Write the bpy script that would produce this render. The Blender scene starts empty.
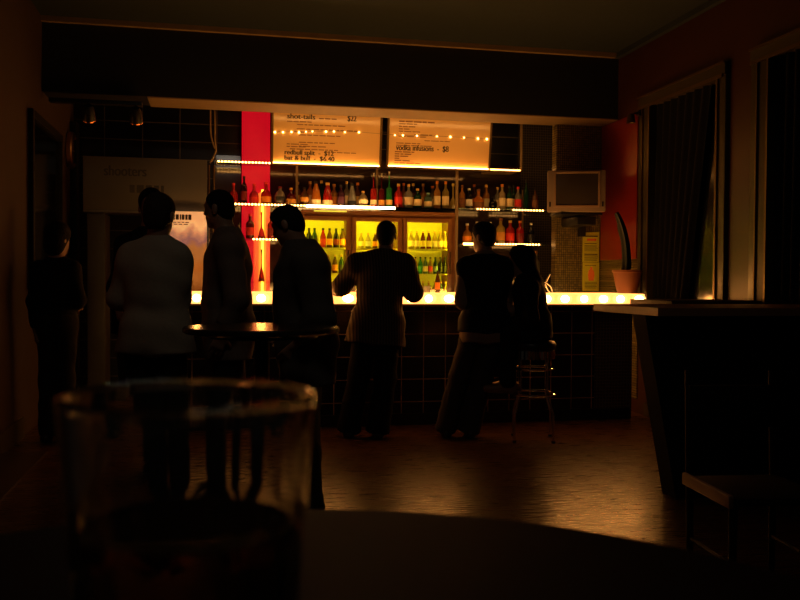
import bpy, bmesh, math, random
import numpy as np
from mathutils import Vector, Matrix

random.seed(7)
C = bpy.context.scene.collection
PI = math.pi

# ------------------------------------------------------------------ camera
CAM_H, FPX = 1.27, 870.0
YAW, PITCH, ROLL = 0.20793, 0.02208, 0.00684
_F = Vector((math.sin(YAW)*math.cos(PITCH), math.cos(YAW)*math.cos(PITCH), -math.sin(PITCH)))
_R0 = Vector((math.cos(YAW), -math.sin(YAW), 0))
_U0 = _R0.cross(_F)
_R = _R0*math.cos(ROLL) + _U0*math.sin(ROLL)
_U = -_R0*math.sin(ROLL) + _U0*math.cos(ROLL)
cd = bpy.data.cameras.new('camera')
cam = bpy.data.objects.new('camera', cd); C.objects.link(cam)
cam.matrix_world = Matrix(((_R.x, _U.x, -_F.x, 0), (_R.y, _U.y, -_F.y, 0), (_R.z, _U.z, -_F.z, CAM_H), (0, 0, 0, 1)))
cd.sensor_width = 36.0; cd.lens = FPX/800*36.0
cd.clip_start = 0.02; cd.clip_end = 60
cd.dof.use_dof = True; cd.dof.focus_distance = 8.2; cd.dof.aperture_fstop = 12.0
bpy.context.scene.camera = cam
def ray(px, py): return _F + _R*((px-400)/FPX) - _U*((py-300)/FPX)
EYE = Vector((0, 0, CAM_H))
def at(px, py, y):                      # the place seen there at room depth y
    d = ray(px, py); return EYE + d*(y/d.y)
def dep(px, py, z):                     # the place seen there at distance z along the view
    return EYE + ray(px, py)*z
def wx(px, py, x):                      # the place seen there on the plane of constant x
    d = ray(px, py); return EYE + d*(x/d.x)
def mpp(y): return y/0.975/FPX          # metres per pixel at room depth y

# ------------------------------------------------------------------ world, exposure, room lights
vs = bpy.context.scene.view_settings
vs.view_transform = 'Standard'; vs.look = 'None'; vs.gamma = 1.0; vs.use_curve_mapping = False
vs.exposure = 0.0
w = bpy.data.worlds.new('night'); bpy.context.scene.world = w; w.use_nodes = True
bg = w.node_tree.nodes['Background']; bg.inputs[0].default_value = (1.0, .84, .62, 1); bg.inputs[1].default_value = 0.005
bpy.context.scene.cycles.use_denoising = True
bpy.context.scene.cycles.max_bounces = 8
bpy.context.scene.cycles.caustics_reflective = False
bpy.context.scene.cycles.caustics_refractive = False
bpy.context.scene.cycles.sample_clamp_indirect = 4.0
def area(name, loc, direction, sx, sy, power, col):
    l = bpy.data.lights.new(name, 'AREA'); l.shape = 'RECTANGLE'; l.size = sx; l.size_y = sy; l.energy = power; l.color = col
    o = bpy.data.objects.new(name, l); C.objects.link(o); o.location = loc
    o.rotation_euler = Vector(direction).to_track_quat('-Z', 'Y').to_euler(); return o
def point(name, loc, power, col, r=.05):
    l = bpy.data.lights.new(name, 'POINT'); l.energy = power; l.color = col; l.shadow_soft_size = r
    o = bpy.data.objects.new(name, l); C.objects.link(o); o.location = loc; return o
WARM = (1.0, .50, .13)
area('bar_batten_light', (1.9, 8.72, 2.95), (0, .8, -.6), 3.0, .06, 6.0, (1, .45, .11))      # unseen fill behind the beam, added to brighten the menu boards
point('red_lounge_lamp', (-1.22, 4.7, 1.75), 0.22, (1, .20, .03), .1)          # lamp by the left wall, out of frame
area('lounge_downlight', (.2, 3.1, 3.55), (0, .25, -1), .5, .5, 3.0, (1, .86, .66))         # added fill, out of frame, lifting the dark clothing from above

# ------------------------------------------------------------------ materials
def mat(name, col, rough=.5, metal=0, spec=.5, var=.15, scale=12, bump=0, emit=None, es=0, coat=0):
    m = bpy.data.materials.new(name); m.use_nodes = True
    nt = m.node_tree; b = nt.nodes['Principled BSDF']
    b.inputs['Roughness'].default_value = rough; b.inputs['Metallic'].default_value = metal
    b.inputs['Specular IOR Level'].default_value = spec
    b.inputs['Coat Weight'].default_value = coat
    tc = nt.nodes.new('ShaderNodeTexCoord'); n = nt.nodes.new('ShaderNodeTexNoise'); n.inputs['Scale'].default_value = scale; n.inputs['Detail'].default_value = 4
    nt.links.new(tc.outputs['Object'], n.inputs['Vector'])
    r = nt.nodes.new('ShaderNodeMix'); r.data_type = 'RGBA'
    r.inputs['A'].default_value = (*[c*(1-var) for c in col], 1); r.inputs['B'].default_value = (*[min(1, c*(1+var)) for c in col], 1)
    nt.links.new(n.outputs['Fac'], r.inputs['Factor']); nt.links.new(r.outputs['Result'], b.inputs['Base Color'])
    if bump:
        bp = nt.nodes.new('ShaderNodeBump'); bp.inputs['Strength'].default_value = bump; bp.inputs['Distance'].default_value = .01
        nt.links.new(n.outputs['Fac'], bp.inputs['Height']); nt.links.new(bp.outputs['Normal'], b.inputs['Normal'])
    if emit:
        b.inputs['Emission Color'].default_value = (*emit, 1); b.inputs['Emission Strength'].default_value = es
    return m
def brick(name, c1, c2, mortar, w_, h_, msize, rough, rot=(0, 0, 0), offset=0.0, spec=.5, bump=.2, noise=0, loc=(0, 0, 0), mrough=None):
    m = bpy.data.materials.new(name); m.use_nodes = True; nt = m.node_tree; b = nt.nodes['Principled BSDF']
    b.inputs['Roughness'].default_value = rough; b.inputs['Specular IOR Level'].default_value = spec
    g = nt.nodes.new('ShaderNodeNewGeometry'); mp = nt.nodes.new('ShaderNodeMapping'); mp.inputs['Rotation'].default_value = rot; mp.inputs['Location'].default_value = loc
    nt.links.new(g.outputs['Position'], mp.inputs['Vector'])
    t = nt.nodes.new('ShaderNodeTexBrick'); t.offset = offset; t.inputs['Scale'].default_value = 1
    t.inputs['Color1'].default_value = (*c1, 1); t.inputs['Color2'].default_value = (*c2, 1); t.inputs['Mortar'].default_value = (*mortar, 1)
    t.inputs['Mortar Size'].default_value = msize; t.inputs['Mortar Smooth'].default_value = .1
    t.inputs['Brick Width'].default_value = w_; t.inputs['Row Height'].default_value = h_
    nt.links.new(mp.outputs['Vector'], t.inputs['Vector'])
    out = t.outputs['Color']
    if noise:
        n = nt.nodes.new('ShaderNodeTexNoise'); n.inputs['Scale'].default_value = 5; n.inputs['Detail'].default_value = 8
        mp2 = nt.nodes.new('ShaderNodeMapping'); mp2.inputs['Scale'].default_value = (1, 14, 1)
        nt.links.new(g.outputs['Position'], mp2.inputs['Vector']); nt.links.new(mp2.outputs['Vector'], n.inputs['Vector'])
        mx = nt.nodes.new('ShaderNodeMix'); mx.data_type = 'RGBA'; mx.blend_type = 'MULTIPLY'; mx.inputs['Factor'].default_value = noise
        nt.links.new(out, mx.inputs['A']); nt.links.new(n.outputs['Color'], mx.inputs['B']); out = mx.outputs['Result']
        rr = nt.nodes.new('ShaderNodeMapRange'); rr.inputs[3].default_value = rough-.08; rr.inputs[4].default_value = rough+.12
        nt.links.new(n.outputs['Fac'], rr.inputs[0]); nt.links.new(rr.outputs[0], b.inputs['Roughness'])
        bp2 = nt.nodes.new('ShaderNodeBump'); bp2.inputs['Strength'].default_value = .12; bp2.inputs['Distance'].default_value = .004
        nt.links.new(n.outputs['Fac'], bp2.inputs['Height'])
    nt.links.new(out, b.inputs['Base Color'])
    bp = nt.nodes.new('ShaderNodeBump'); bp.invert = True; bp.inputs['Strength'].default_value = bump; bp.inputs['Distance'].default_value = .004
    nt.links.new(t.outputs['Fac'], bp.inputs['Height'])
    if noise: nt.links.new(bp2.outputs['Normal'], bp.inputs['Normal'])
    nt.links.new(bp.outputs['Normal'], b.inputs['Normal'])
    return m
def glow(name, col, s, var=0):
    m = mat(name, (.6, .5, .4), .4, emit=col, es=s)
    return m
def bottle_mat(name, col, clear=.35):
    m = bpy.data.materials.new(name); m.use_nodes = True; nt = m.node_tree; nt.nodes.remove(nt.nodes['Principled BSDF'])
    o = nt.nodes['Material Output']
    tl = nt.nodes.new('ShaderNodeBsdfTranslucent'); tp = nt.nodes.new('ShaderNodeBsdfTransparent'); df = nt.nodes.new('ShaderNodeBsdfDiffuse'); gl = nt.nodes.new('ShaderNodeBsdfGlossy')
    n = nt.nodes.new('ShaderNodeTexNoise'); n.inputs['Scale'].default_value = 9
    mxc = nt.nodes.new('ShaderNodeMix'); mxc.data_type = 'RGBA'; mxc.inputs['A'].default_value = (*[c*.8 for c in col], 1); mxc.inputs['B'].default_value = (*col, 1)
    nt.links.new(n.outputs['Fac'], mxc.inputs['Factor'])
    for s in (tl, df): nt.links.new(mxc.outputs['Result'], s.inputs['Color'])
    tp.inputs['Color'].default_value = (*[c**.5 for c in col], 1); gl.inputs['Roughness'].default_value = .08
    a = nt.nodes.new('ShaderNodeMixShader'); a.inputs[0].default_value = .45; nt.links.new(tl.outputs[0], a.inputs[1]); nt.links.new(df.outputs[0], a.inputs[2])
    b = nt.nodes.new('ShaderNodeMixShader'); b.inputs[0].default_value = clear; nt.links.new(a.outputs[0], b.inputs[1]); nt.links.new(tp.outputs[0], b.inputs[2])
    lw = nt.nodes.new('ShaderNodeFresnel'); lw.inputs[0].default_value = 1.5
    c = nt.nodes.new('ShaderNodeMixShader'); nt.links.new(lw.outputs[0], c.inputs[0]); nt.links.new(b.outputs[0], c.inputs[1]); nt.links.new(gl.outputs[0], c.inputs[2])
    nt.links.new(c.outputs[0], o.inputs[0]); return m
def pane_mat(name, tint=(.95, .97, .95)):
    m = bpy.data.materials.new(name); m.use_nodes = True; nt = m.node_tree; nt.nodes.remove(nt.nodes['Principled BSDF']); o = nt.nodes['Material Output']
    tp = nt.nodes.new('ShaderNodeBsdfTransparent'); tp.inputs[0].default_value = (*tint, 1); gl = nt.nodes.new('ShaderNodeBsdfGlossy'); gl.inputs['Roughness'].default_value = .02
    lw = nt.nodes.new('ShaderNodeFresnel'); lw.inputs[0].default_value = 1.45
    c = nt.nodes.new('ShaderNodeMixShader'); nt.links.new(lw.outputs[0], c.inputs[0]); nt.links.new(tp.outputs[0], c.inputs[1]); nt.links.new(gl.outputs[0], c.inputs[2])
    nt.links.new(c.outputs[0], o.inputs[0]); return m
M = {}
M['floor'] = brick('dark_floorboards', (.11, .045, .014), (.075, .030, .010), (.012, .005, .002), 1.6, .095, .003, .26, offset=.4, spec=.8, bump=.25, noise=.55)
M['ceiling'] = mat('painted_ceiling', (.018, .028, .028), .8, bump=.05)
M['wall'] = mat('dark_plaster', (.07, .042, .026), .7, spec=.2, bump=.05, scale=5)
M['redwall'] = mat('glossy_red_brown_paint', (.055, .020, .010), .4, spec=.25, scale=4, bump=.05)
M['beamblack'] = mat('black_paint', (.010, .010, .012), .6)
M['cream'] = mat('cream_paint', (.30, .20, .09), .5)
M['tile'] = brick('black_wall_tiles', (.007, .007, .008), (.009, .009, .011), (.30, .20, .12), .20, .20, .0042, .25, rot=(PI/2, 0, 0))
M['tileback'] = brick('black_back_wall_tiles', (.007, .007, .010), (.009, .009, .013), (.12, .105, .085), .40, .20, .006, .3, rot=(PI/2, 0, 0))
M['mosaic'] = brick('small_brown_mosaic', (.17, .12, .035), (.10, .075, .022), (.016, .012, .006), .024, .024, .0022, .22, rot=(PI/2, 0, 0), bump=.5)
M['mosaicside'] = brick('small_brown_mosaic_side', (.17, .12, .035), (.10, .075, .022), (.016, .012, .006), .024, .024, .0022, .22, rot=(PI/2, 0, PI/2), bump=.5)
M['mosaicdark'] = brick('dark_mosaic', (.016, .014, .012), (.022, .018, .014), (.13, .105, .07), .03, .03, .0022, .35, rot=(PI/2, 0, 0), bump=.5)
M['mirror'] = mat('smoked_glass_panel', (.045, .028, .016), .10, spec=.9, var=.1)
M['wood'] = mat('varnished_wood', (.30, .12, .035), .35, scale=8, var=.35, coat=.2)
M['darkwood'] = mat('dark_stained_wood', (.03, .016, .009), .35, scale=8, var=.3)
M['counterwood'] = mat('mid_brown_wood_edge', (.34, .17, .075), .35, scale=7, var=.3)
M['black'] = mat('black_laminate', (.008, .007, .006), .7, spec=.2)
M['blackmetal'] = mat('black_metal', (.012, .012, .012), .35, metal=.3)
M['chrome'] = mat('chrome', (.75, .72, .68), .08, metal=1, var=.03)
M['cabsteel'] = mat('dull_cabinet_steel', (.08, .075, .07), .5, metal=.5)
M['hoodsteel'] = mat('dull_hood_steel', (.20, .18, .155), .45, metal=.7, var=.12, scale=3)
M['steel'] = mat('brushed_steel', (.40, .36, .31), .36, metal=1, var=.1, scale=3)
M['silver'] = mat('silver_plastic', (.26, .19, .13), .4, var=.05)
M['screen'] = mat('dark_tv_glass', (.05, .038, .028), .10, var=.05)
M['brass'] = mat('dark_brass_trim', (.12, .07, .022), .45, metal=.7)
M['trimdark'] = mat('dark_olive_trim_paint', (.06, .046, .016), .4, spec=.25, scale=5)
M['curtain'] = mat('black_velvet', (.010, .010, .013), .9, bump=.1)
M['nightglass'] = mat('night_window_glass', (.004, .005, .006), .15, spec=.15)
M['terracotta'] = mat('terracotta', (.19, .055, .012), .6, scale=9)
M['soil'] = mat('potting_soil', (.03, .018, .01), .9, bump=.5, scale=40)
M['cactus'] = mat('dark_green_cactus', (.008, .014, .006), .45, scale=20)
M['paper'] = mat('yellow_paper', (.85, .80, .03), .55, var=.05)
M['print'] = mat('dark_print', (.05, .03, .012), .7)
M['faintprint'] = mat('faint_brown_print', (.28, .13, .045), .5)
M['orangeprint'] = mat('orange_print', (.75, .16, .02), .6)
M['board'] = mat('menu_board_acrylic', (.80, .50, .20), .16, var=.02)
M['led'] = glow('warm_led_strip', (1, .43, .10), 15)
M['ledhot'] = glow('bright_led_strip', (1, .52, .17), 26)
M['leddim'] = glow('dim_led_strip', (1, .42, .10), 11)
M['bulb'] = glow('small_bulb', (1, .50, .14), 14)
M['barglow'] = glow('glowing_counter_edge', (1, .33, .07), 2.7)
M['barbulb'] = glow('counter_edge_bulb', (1, .36, .07), 80)
M['barcover'] = glow('frosted_bulb_cover', (1, .44, .12), 2.6)
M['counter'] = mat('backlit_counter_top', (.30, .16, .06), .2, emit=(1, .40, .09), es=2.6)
M['redbox'] = mat('red_lit_column', (.34, .015, .02), .5, emit=(1, .003, .020), es=.46)
M['yellowtube'] = glow('amber_tube', (1, .46, .03), 4)
M['amberpanel'] = glow('amber_light_diffuser', (1, .055, .012), .85)
M['amberinner'] = glow('amber_inner_diffuser', (1, .26, .012), 1.1)
M['fridgein'] = mat('fridge_liner', (.80, .76, .10), .5, var=.04)
M['tube'] = glow('yellow_fridge_tube', (1, .88, .02), 30)
M['pane'] = pane_mat('clear_pane')
M['shelfglass'] = pane_mat('glass_shelf', (.85, .93, .88))
M['plaster_dark'] = mat('black_plaster', (.012, .010, .009), .6)

# ------------------------------------------------------------------ mesh helpers
class MB:
    def __init__(self): self.b = bmesh.new()
    def box(self, lo, hi, bev=0):
        r = bmesh.ops.create_cube(self.b, size=1); lo = Vector(lo); hi = Vector(hi)
        for v in r['verts']: v.co = Vector(((v.co.x+.5)*(hi.x-lo.x)+lo.x, (v.co.y+.5)*(hi.y-lo.y)+lo.y, (v.co.z+.5)*(hi.z-lo.z)+lo.z))
        if bev:
            es = list({e for v in r['verts'] for e in v.link_edges})
            bmesh.ops.bevel(self.b, geom=es, offset=bev, segments=2, affect='EDGES', profile=.6)
        return self
    def tube(self, pts, r, n=10, closed=False, cap=True):
        pts = [Vector(p) for p in pts]; rings = []; N = len(pts)
        rr = r if isinstance(r, (list, tuple)) else [r]*N
        prev = None
        for i, p in enumerate(pts):
            if closed: t = (pts[(i+1) % N]-pts[i-1]).normalized()
            else: t = (pts[min(i+1, N-1)]-pts[max(i-1, 0)]).normalized()
            if prev is None:
                a = Vector((0, 0, 1)) if abs(t.z) < .9 else Vector((1, 0, 0)); u = t.cross(a).normalized()
            else: u = (prev - t*prev.dot(t)).normalized()
            prev = u; v = t.cross(u)
            rings.append([self.b.verts.new(p+(u*math.cos(k*2*PI/n)+v*math.sin(k*2*PI/n))*rr[i]) for k in range(n)])
        for i in range(N if closed else N-1):
            a, b2 = rings[i], rings[(i+1) % N]
            for k in range(n): self.b.faces.new((a[k], a[(k+1) % n], b2[(k+1) % n], b2[k]))
        if cap and not closed: self.b.faces.new(rings[0][::-1]); self.b.faces.new(rings[-1])
        return self
    def lathe(self, prof, c=(0, 0, 0), n=24, sx=1, sy=1, fn=None):
        c = Vector(c); rings = []
        for r, z in prof:
            if r < 1e-5: rings.append([self.b.verts.new(c+Vector((0, 0, z)))]); continue
            ring = []
            for k in range(n):
                a = 2*PI*k/n; q = r if fn is None else fn(r, z, a)
                ring.append(self.b.verts.new(c+Vector((q*math.cos(a)*sx, q*math.sin(a)*sy, z))))
            rings.append(ring)
        for a, b2 in zip(rings, rings[1:]):
            if len(a) == 1 and len(b2) == 1: continue
            for k in range(n):
                if len(a) == 1: self.b.faces.new((a[0], b2[k], b2[(k+1) % n]))
                elif len(b2) == 1: self.b.faces.new((a[k], b2[0], a[(k+1) % n]))
                else: self.b.faces.new((a[k], a[(k+1) % n], b2[(k+1) % n], b2[k]))
        return self
    def prism(self, poly, ext):             # polygon of 3D points, extruded by a vector
        vs_ = [self.b.verts.new(Vector(p)) for p in poly]; f = self.b.faces.new(vs_)
        r = bmesh.ops.extrude_face_region(self.b, geom=[f])
        for v in [g for g in r['geom'] if isinstance(g, bmesh.types.BMVert)]: v.co += Vector(ext)
        return self
    def ball(self, c, r, u=12, v=8):
        q = bmesh.ops.create_uvsphere(self.b, u_segments=u, v_segments=v, radius=1)
        rr = r if isinstance(r, (tuple, list)) else (r, r, r)
        for x in q['verts']: x.co = Vector((x.co.x*rr[0], x.co.y*rr[1], x.co.z*rr[2]))+Vector(c)
        return self
    def build(self, name, m, parent=None, smooth=True):
        bmesh.ops.recalc_face_normals(self.b, faces=self.b.faces)
        me = bpy.data.meshes.new(name); self.b.to_mesh(me); self.b.free()
        me.materials.append(M[m] if isinstance(m, str) else m)
        if smooth:
            me.polygons.foreach_set('use_smooth', [True]*len(me.polygons))
            try: me.set_sharp_from_angle(angle=math.radians(35))
            except Exception: pass
        o = bpy.data.objects.new(name, me); C.objects.link(o)
        if parent: o.parent = parent
        return o
def tag(o, label, cat, group=None, kind=None):
    o['label'] = label; o['category'] = cat
    if group: o['group'] = group
    if kind: o['kind'] = kind
    return o
def thing(name, label, cat, loc=(0, 0, 0), rz=0, group=None):
    o = bpy.data.objects.new(name, None); C.objects.link(o); o.empty_display_size = .1
    o.location = loc; o.rotation_euler = (0, 0, rz); return tag(o, label, cat, group)
def struct(o, label=None):
    o['kind'] = 'structure'
    if label: o['label'] = label
    return o
def text(name, s, size, loc, m, parent, rot=(PI/2, 0, 0), align='LEFT', width=None, bold=.0022):
    cu = bpy.data.curves.new(name, 'FONT'); cu.body = s; cu.size = size; cu.extrude = .0006; cu.align_x = align; cu.align_y = 'BOTTOM_BASELINE'
    cu.materials.append(M[m]); o = bpy.data.objects.new(name, cu); C.objects.link(o)
    cu.offset = 0
    me = bpy.data.meshes.new_from_object(o); bpy.data.objects.remove(o)
    bt_ = bmesh.new(); bt_.from_mesh(me); g0 = bt_.verts[:]+bt_.edges[:]+bt_.faces[:]
    for dx_ in (-.035*size, .035*size):
        r_ = bmesh.ops.duplicate(bt_, geom=g0); bmesh.ops.translate(bt_, verts=[g for g in r_['geom'] if isinstance(g, bmesh.types.BMVert)], vec=(dx_, 0, .0001 if dx_ > 0 else -.0001))
    bt_.to_mesh(me); bt_.free()
    xs = [v.co.x for v in me.vertices]; k = width/(max(xs)-min(xs)) if width else 1
    for v in me.vertices: v.co.x *= k
    me.materials.clear(); me.materials.append(M[m])
    o = bpy.data.objects.new(name, me); C.objects.link(o)
    o.location = loc; o.rotation_euler = rot; o.parent = parent
    return o

# ------------------------------------------------------------------ room shell
XL, XR, YB = -1.52, 4.0, 10.0
CEIL = 3.589
struct(MB().box((XL-.2, -1.0, -.1), (XR+.2, YB+.2, 0)).build('floor', 'floor'))
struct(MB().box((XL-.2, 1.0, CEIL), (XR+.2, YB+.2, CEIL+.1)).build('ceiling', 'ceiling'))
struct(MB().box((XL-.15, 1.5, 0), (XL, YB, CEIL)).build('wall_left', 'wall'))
struct(MB().box((XL-.15, YB, 0), (XR+.15, YB+.12, CEIL)).build('wall_back', 'tileback'))
# right wall with two window openings
w1a, w1b = wx(641, 200, XR).y, wx(728, 200, XR).y        # far and near outer edges of the casing
w1top = wx(645, 97, XR).z
w2a = wx(753, 200, XR).y; w2top = wx(753, 48, XR).z
SILL = 1.0
wm = MB()
wm.box((XR, 1.5, 0), (XR+.15, YB, SILL)); wm.box((XR, 1.5, w1top), (XR+.15, YB, CEIL))
wm.box((XR, w1a, SILL), (XR+.15, YB, w1top)); wm.box((XR, w2a, SILL), (XR+.15, w1b, w1top)); wm.box((XR, 1.5, SILL), (XR+.15, w2a-1.3, w1top))
struct(wm.build('wall_right', 'redwall'))
# cornice lines
struct(MB().box((XR-.05, 1.5, CEIL-.05), (XR, 8.26, CEIL)).build('trim_right_cornice', 'ceiling'))
struct(MB().box((XL, 8.21, CEIL-.045), (XR-.05, 8.26, CEIL)).build('trim_beam_cornice', 'cream'))
struct(MB().box((XL, 1.5, 0), (XL+.02, 7.4, .16)).build('baseboard_left', 'trimdark'))
struct(MB().box((XR-.02, 1.5, 0), (XR, 7.6, .13)).build('baseboard_right', 'trimdark'))
# low step along the left wall
struct(MB().box((XL+.02, 1.5, 0), (-1.20, 6.7, .015), .004).build('trim_left_step', 'darkwood'))
# beam above the bar: black front, cream soffit
BZ = 2.933
bm_ = MB().box((XL, 8.26, BZ), (XR, 8.70, CEIL-.0)).build('ceiling_beam', 'beamblack'); struct(bm_)
struct(MB().box((XL+.9, 8.262, BZ-.012), (XR, 8.70, BZ)).build('trim_beam_soffit', 'cream'))
# mosaic pillar to the right of the back bar
PX = at(556, 200, 8.62).x
struct(MB().box((PX, 8.62, 0), (XR, 8.74, BZ)).build('wall_pillar', 'mosaic'))
# dark strip of wall between shelves and pillar
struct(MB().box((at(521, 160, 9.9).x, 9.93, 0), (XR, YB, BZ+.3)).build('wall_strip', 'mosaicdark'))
# right wall: lower mosaic and red panel
pz = at(620, 258, 8.3).z
struct(MB().box((XR-.012, w1a+.02, .14), (XR, 8.62, 1.50)).build('wall_lower_right', 'mosaicside'))
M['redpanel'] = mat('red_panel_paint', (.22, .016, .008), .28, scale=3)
struct(MB().box((XR-.02, w1a+.05, 1.50), (XR, 8.60, BZ-.02), .004).build('wall_panel', 'redpanel'))
# left door frame and pillar beside the bar
dl = wx(76, 160, XL).y
struct(MB().box((XL, 9.75, 0), (XL+.07, 9.95, BZ), .01).build('trim_left_pillar', 'plaster_dark'))

def window(name, yfar, ynear, ztop):
    o = MB().box((XR+.09, ynear, SILL), (XR+.11, yfar, ztop)).build(name, 'nightglass'); struct(o)
    f = MB(); cw = .11; cf = .22
    f.box((XR-.035, yfar-cf, SILL), (XR+.09, yfar, ztop), .008); f.box((XR-.035, ynear, SILL), (XR+.09, ynear+cw, ztop), .008)
    f.box((XR-.045, ynear, ztop-cw), (XR+.09, yfar, ztop), .01); f.box((XR-.05, ynear-.02, SILL-.04), (XR+.09, yfar+.02, SILL), .008)
    f.build('window_frame', 'trimdark', o)
    b = MB()
    b.box((XR-.05, yfar-cf-.012, SILL), (XR-.036, yfar-cf+.012, ztop-cw)); b.box((XR-.05, yfar-.10, SILL), (XR-.036, yfar-.085, ztop-cw)); b.box((XR-.05, ynear+cw-.012, SILL), (XR-.036, ynear+cw+.012, ztop-cw))
    b.box((XR-.06, ynear+.02, ztop-cw-.014), (XR-.046, yfar-.02, ztop-cw+.012)); b.box((XR-.06, ynear, ztop-.018), (XR-.046, yfar, ztop))
    b.build('trim_bead', 'brass', o)
    return o
window('window_1', w1a, w1b, w1top)
window('window_2', w2a, w2a-1.25, w1top)
def curtain(label, yfar, ynear, ztop, zbot, amp=.035, waves=7, lean=0):
    b = MB(); N = 120; K = 8; rows = []
    for j in range(K+1):
        t = j/K; row = []
        for i in range(N+1):
            s = i/N; y = yfar+(ynear-yfar)*(s*(1-lean*t*.5)); x = XR+.035-amp*math.sin(s*waves*2*PI+.4*math.sin(5*s))*(.5+.5*t)
            row.append(b.b.verts.new((x, y, ztop+(zbot-ztop)*t)))
        rows.append(row)
    for r0, r1 in zip(rows, rows[1:]):
        for i in range(N): b.b.faces.new((r0[i], r0[i+1], r1[i+1], r1[i]))
    bmesh.ops.solidify(b.b, geom=b.b.faces[:], thickness=.006)
    return tag(b.build('curtain', 'curtain'), label, 'curtain')
curtain('black pleated curtain drawn half across the nearer-to-bar window', w1a-.23, w1a-.11-(w1a-w1b)*.70, w1top-.11, SILL+.02, lean=.8)
curtain('black pleated curtain filling the window at the right photo edge', w2a-.23, w2a-1.14, w1top-.11, SILL+.02, waves=9)

# ------------------------------------------------------------------ bar counter
BF = 7.25                                   # front edge of the counter
bx0 = at(166, 298, BF).x; bx1 = at(645, 298, BF).x
zt = at(400, 293, BF).z; zb_ = at(400, 304, BF).z
bar = thing('bar_counter', 'long black tiled bar counter with glowing orange front edge', 'bar counter', ((bx0+bx1)/2, BF+.4, 0))
def rel(o, lo): return tuple(Vector(lo)-Vector(o.location))
L = bar.location
tx = at(594, 400, 7.5).x
MB().box(rel(bar, (bx0+.03, 7.50, 0.0)), rel(bar, (tx, 7.62, zb_-.02))).build('front_panel', 'tile', bar)
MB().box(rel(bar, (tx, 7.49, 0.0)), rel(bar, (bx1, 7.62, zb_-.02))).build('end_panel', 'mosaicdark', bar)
MB().box(rel(bar, (bx0+.05, 7.46, 0.0)), rel(bar, (bx1-.03, 7.499, .10))).build('kick_board', 'black', bar)
MB().box(rel(bar, (bx0, BF+.03, zt-.03)), rel(bar, (bx1, 7.95, zt)), .004).build('counter_top', 'counter', bar)
MB().box(rel(bar, (bx0, BF+.03, zb_-.02)), rel(bar, (bx1, 7.62, zb_))).build('counter_underside', 'black', bar)
MB().box(rel(bar, (bx0+.1, 7.951, zt-.055)), rel(bar, (bx1-.05, 7.965, zt-.005)), .003).build('rear_light_strip', glow('rear_light_strip', (1, .46, .10), 24), bar)  # hidden glowing strip, added to light the pillar and fridge front
MB().box(rel(bar, (bx0, BF, zb_)), rel(bar, (bx1, BF+.03, zt-.001)), .008).build('glowing_edge', 'barglow', bar)
nb = 24
for i in range(nb):
    x = bx0+.06+(bx1-bx0-.12)*i/(nb-1)
    x += random.uniform(-.012, .012)
    MB().ball(rel(bar, (x, BF-.002, (zt+zb_)/2)), (random.uniform(.036, .052), .014, .034), 20, 12).build('edge_bulb', 'barbulb', bar); MB().ball(rel(bar, (x, BF, (zt+zb_)/2)), (.070, .010, .045), 20, 12).build('bulb_cover', 'barcover', bar)  # outer ellipsoid is an added halo softening the bright spots

# ------------------------------------------------------------------ back bar
SY = 9.50                                   # front edge of the bottle shelves
MY = 9.93                                   # smoked mirror
m0, m1 = at(214, 200, MY).x, at(521, 200, MY).x
ztop_m = at(300, 158, MY).z
back_mirror = MB().box((m0, MY, .9), (m1, YB, ztop_m)).build('wall_mirror', 'mirror')
tag(back_mirror, 'smoked brown mirror panel behind the bottle shelves', 'mirror')
# red column
c0, c1 = at(242, 200, 9.75), at(270, 200, 9.75)
rc = thing('light_column', 'tall red glowing column behind the left end of the bottles', 'light column', ((c0.x+c1.x)/2, 9.84, .0))
hw = (c1.x-c0.x)/2
MB().box((-hw, -.09, .02), (hw, .085, 3.2), .012).build('light_panel', 'redbox', rc)
MB().tube([(hw*.45, -.125, .9), (hw*.45, -.125, at(263, 190, 9.75).z)], .012, 14).build('amber_tube', 'yellowtube', rc)
MB().lathe([(0, .9), (.086, .9), (.09, .93), (.09, at(263, 196, 9.75).z-.04), (.045, at(263, 192, 9.75).z-.02), (0, at(263, 190, 9.75).z-.015)], c=(hw*.42, -.085, 0), n=28, sy=.35).build('amber_diffuser', 'amberpanel', rc)  # wide glowing layer imitating the soft halo round the tube
MB().lathe([(0, .9), (.046, .9), (.05, .93), (.05, at(263, 199, 9.75).z-.04), (.03, at(263, 195, 9.75).z-.02), (0, at(263, 193, 9.75).z-.015)], c=(hw*.44, -.098, 0), n=28, sy=.5).build('amber_core', 'amberinner', rc)  # narrower, yellower layer of the same imitated halo
MB().box((-hw-.012, .085, 0), (hw+.012, .155, 3.25)).build('backing', 'black', rc)

def shelf(label, pxa, pxb, py, led_spans, y0=SY, depth=.36, mat_='shelfglass', brackets=True):
    a, b = at(pxa, py, y0), at(pxb, py, y0)
    z = (a.z+b.z)/2
    o = thing('bottle_shelf', label, 'shelf', ((a.x+b.x)/2, y0, z))
    h = (b.x-a.x)/2
    MB().box((-h, 0, -.012), (h, depth, 0), .002).build('shelf_board', mat_, o)
    for s0, s1, mm, dots in led_spans:
        xa, xb = at(s0, py, y0).x-o.location.x, at(s1, py, y0).x-o.location.x
        if dots:
            q = MB(); n = max(2, int((xb-xa)/.034))
            for i in range(n): q.ball((xa+(xb-xa)*(i+.5)/n, -.008, -.008), (.0115, .009, .010), 8, 6)
            q.build('led_strip', mm, o)
        else: MB().box((xa, -.018, -.026), (xb, -.002, .002), .005).build('led_strip', mm, o)
    return o, z
sh_main, z_main = shelf('long glass bottle shelf with a bright white light strip above the fridge', 233, 457, 206, [(234, 306, 'led', True), (306, 395, 'ledhot', False)])
sh_r, z_r = shelf('glass bottle shelf on the right, level with the long lit shelf', 459, 546, 209, [(476, 500, 'leddim', True), (512, 544, 'leddim', True)])
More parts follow.
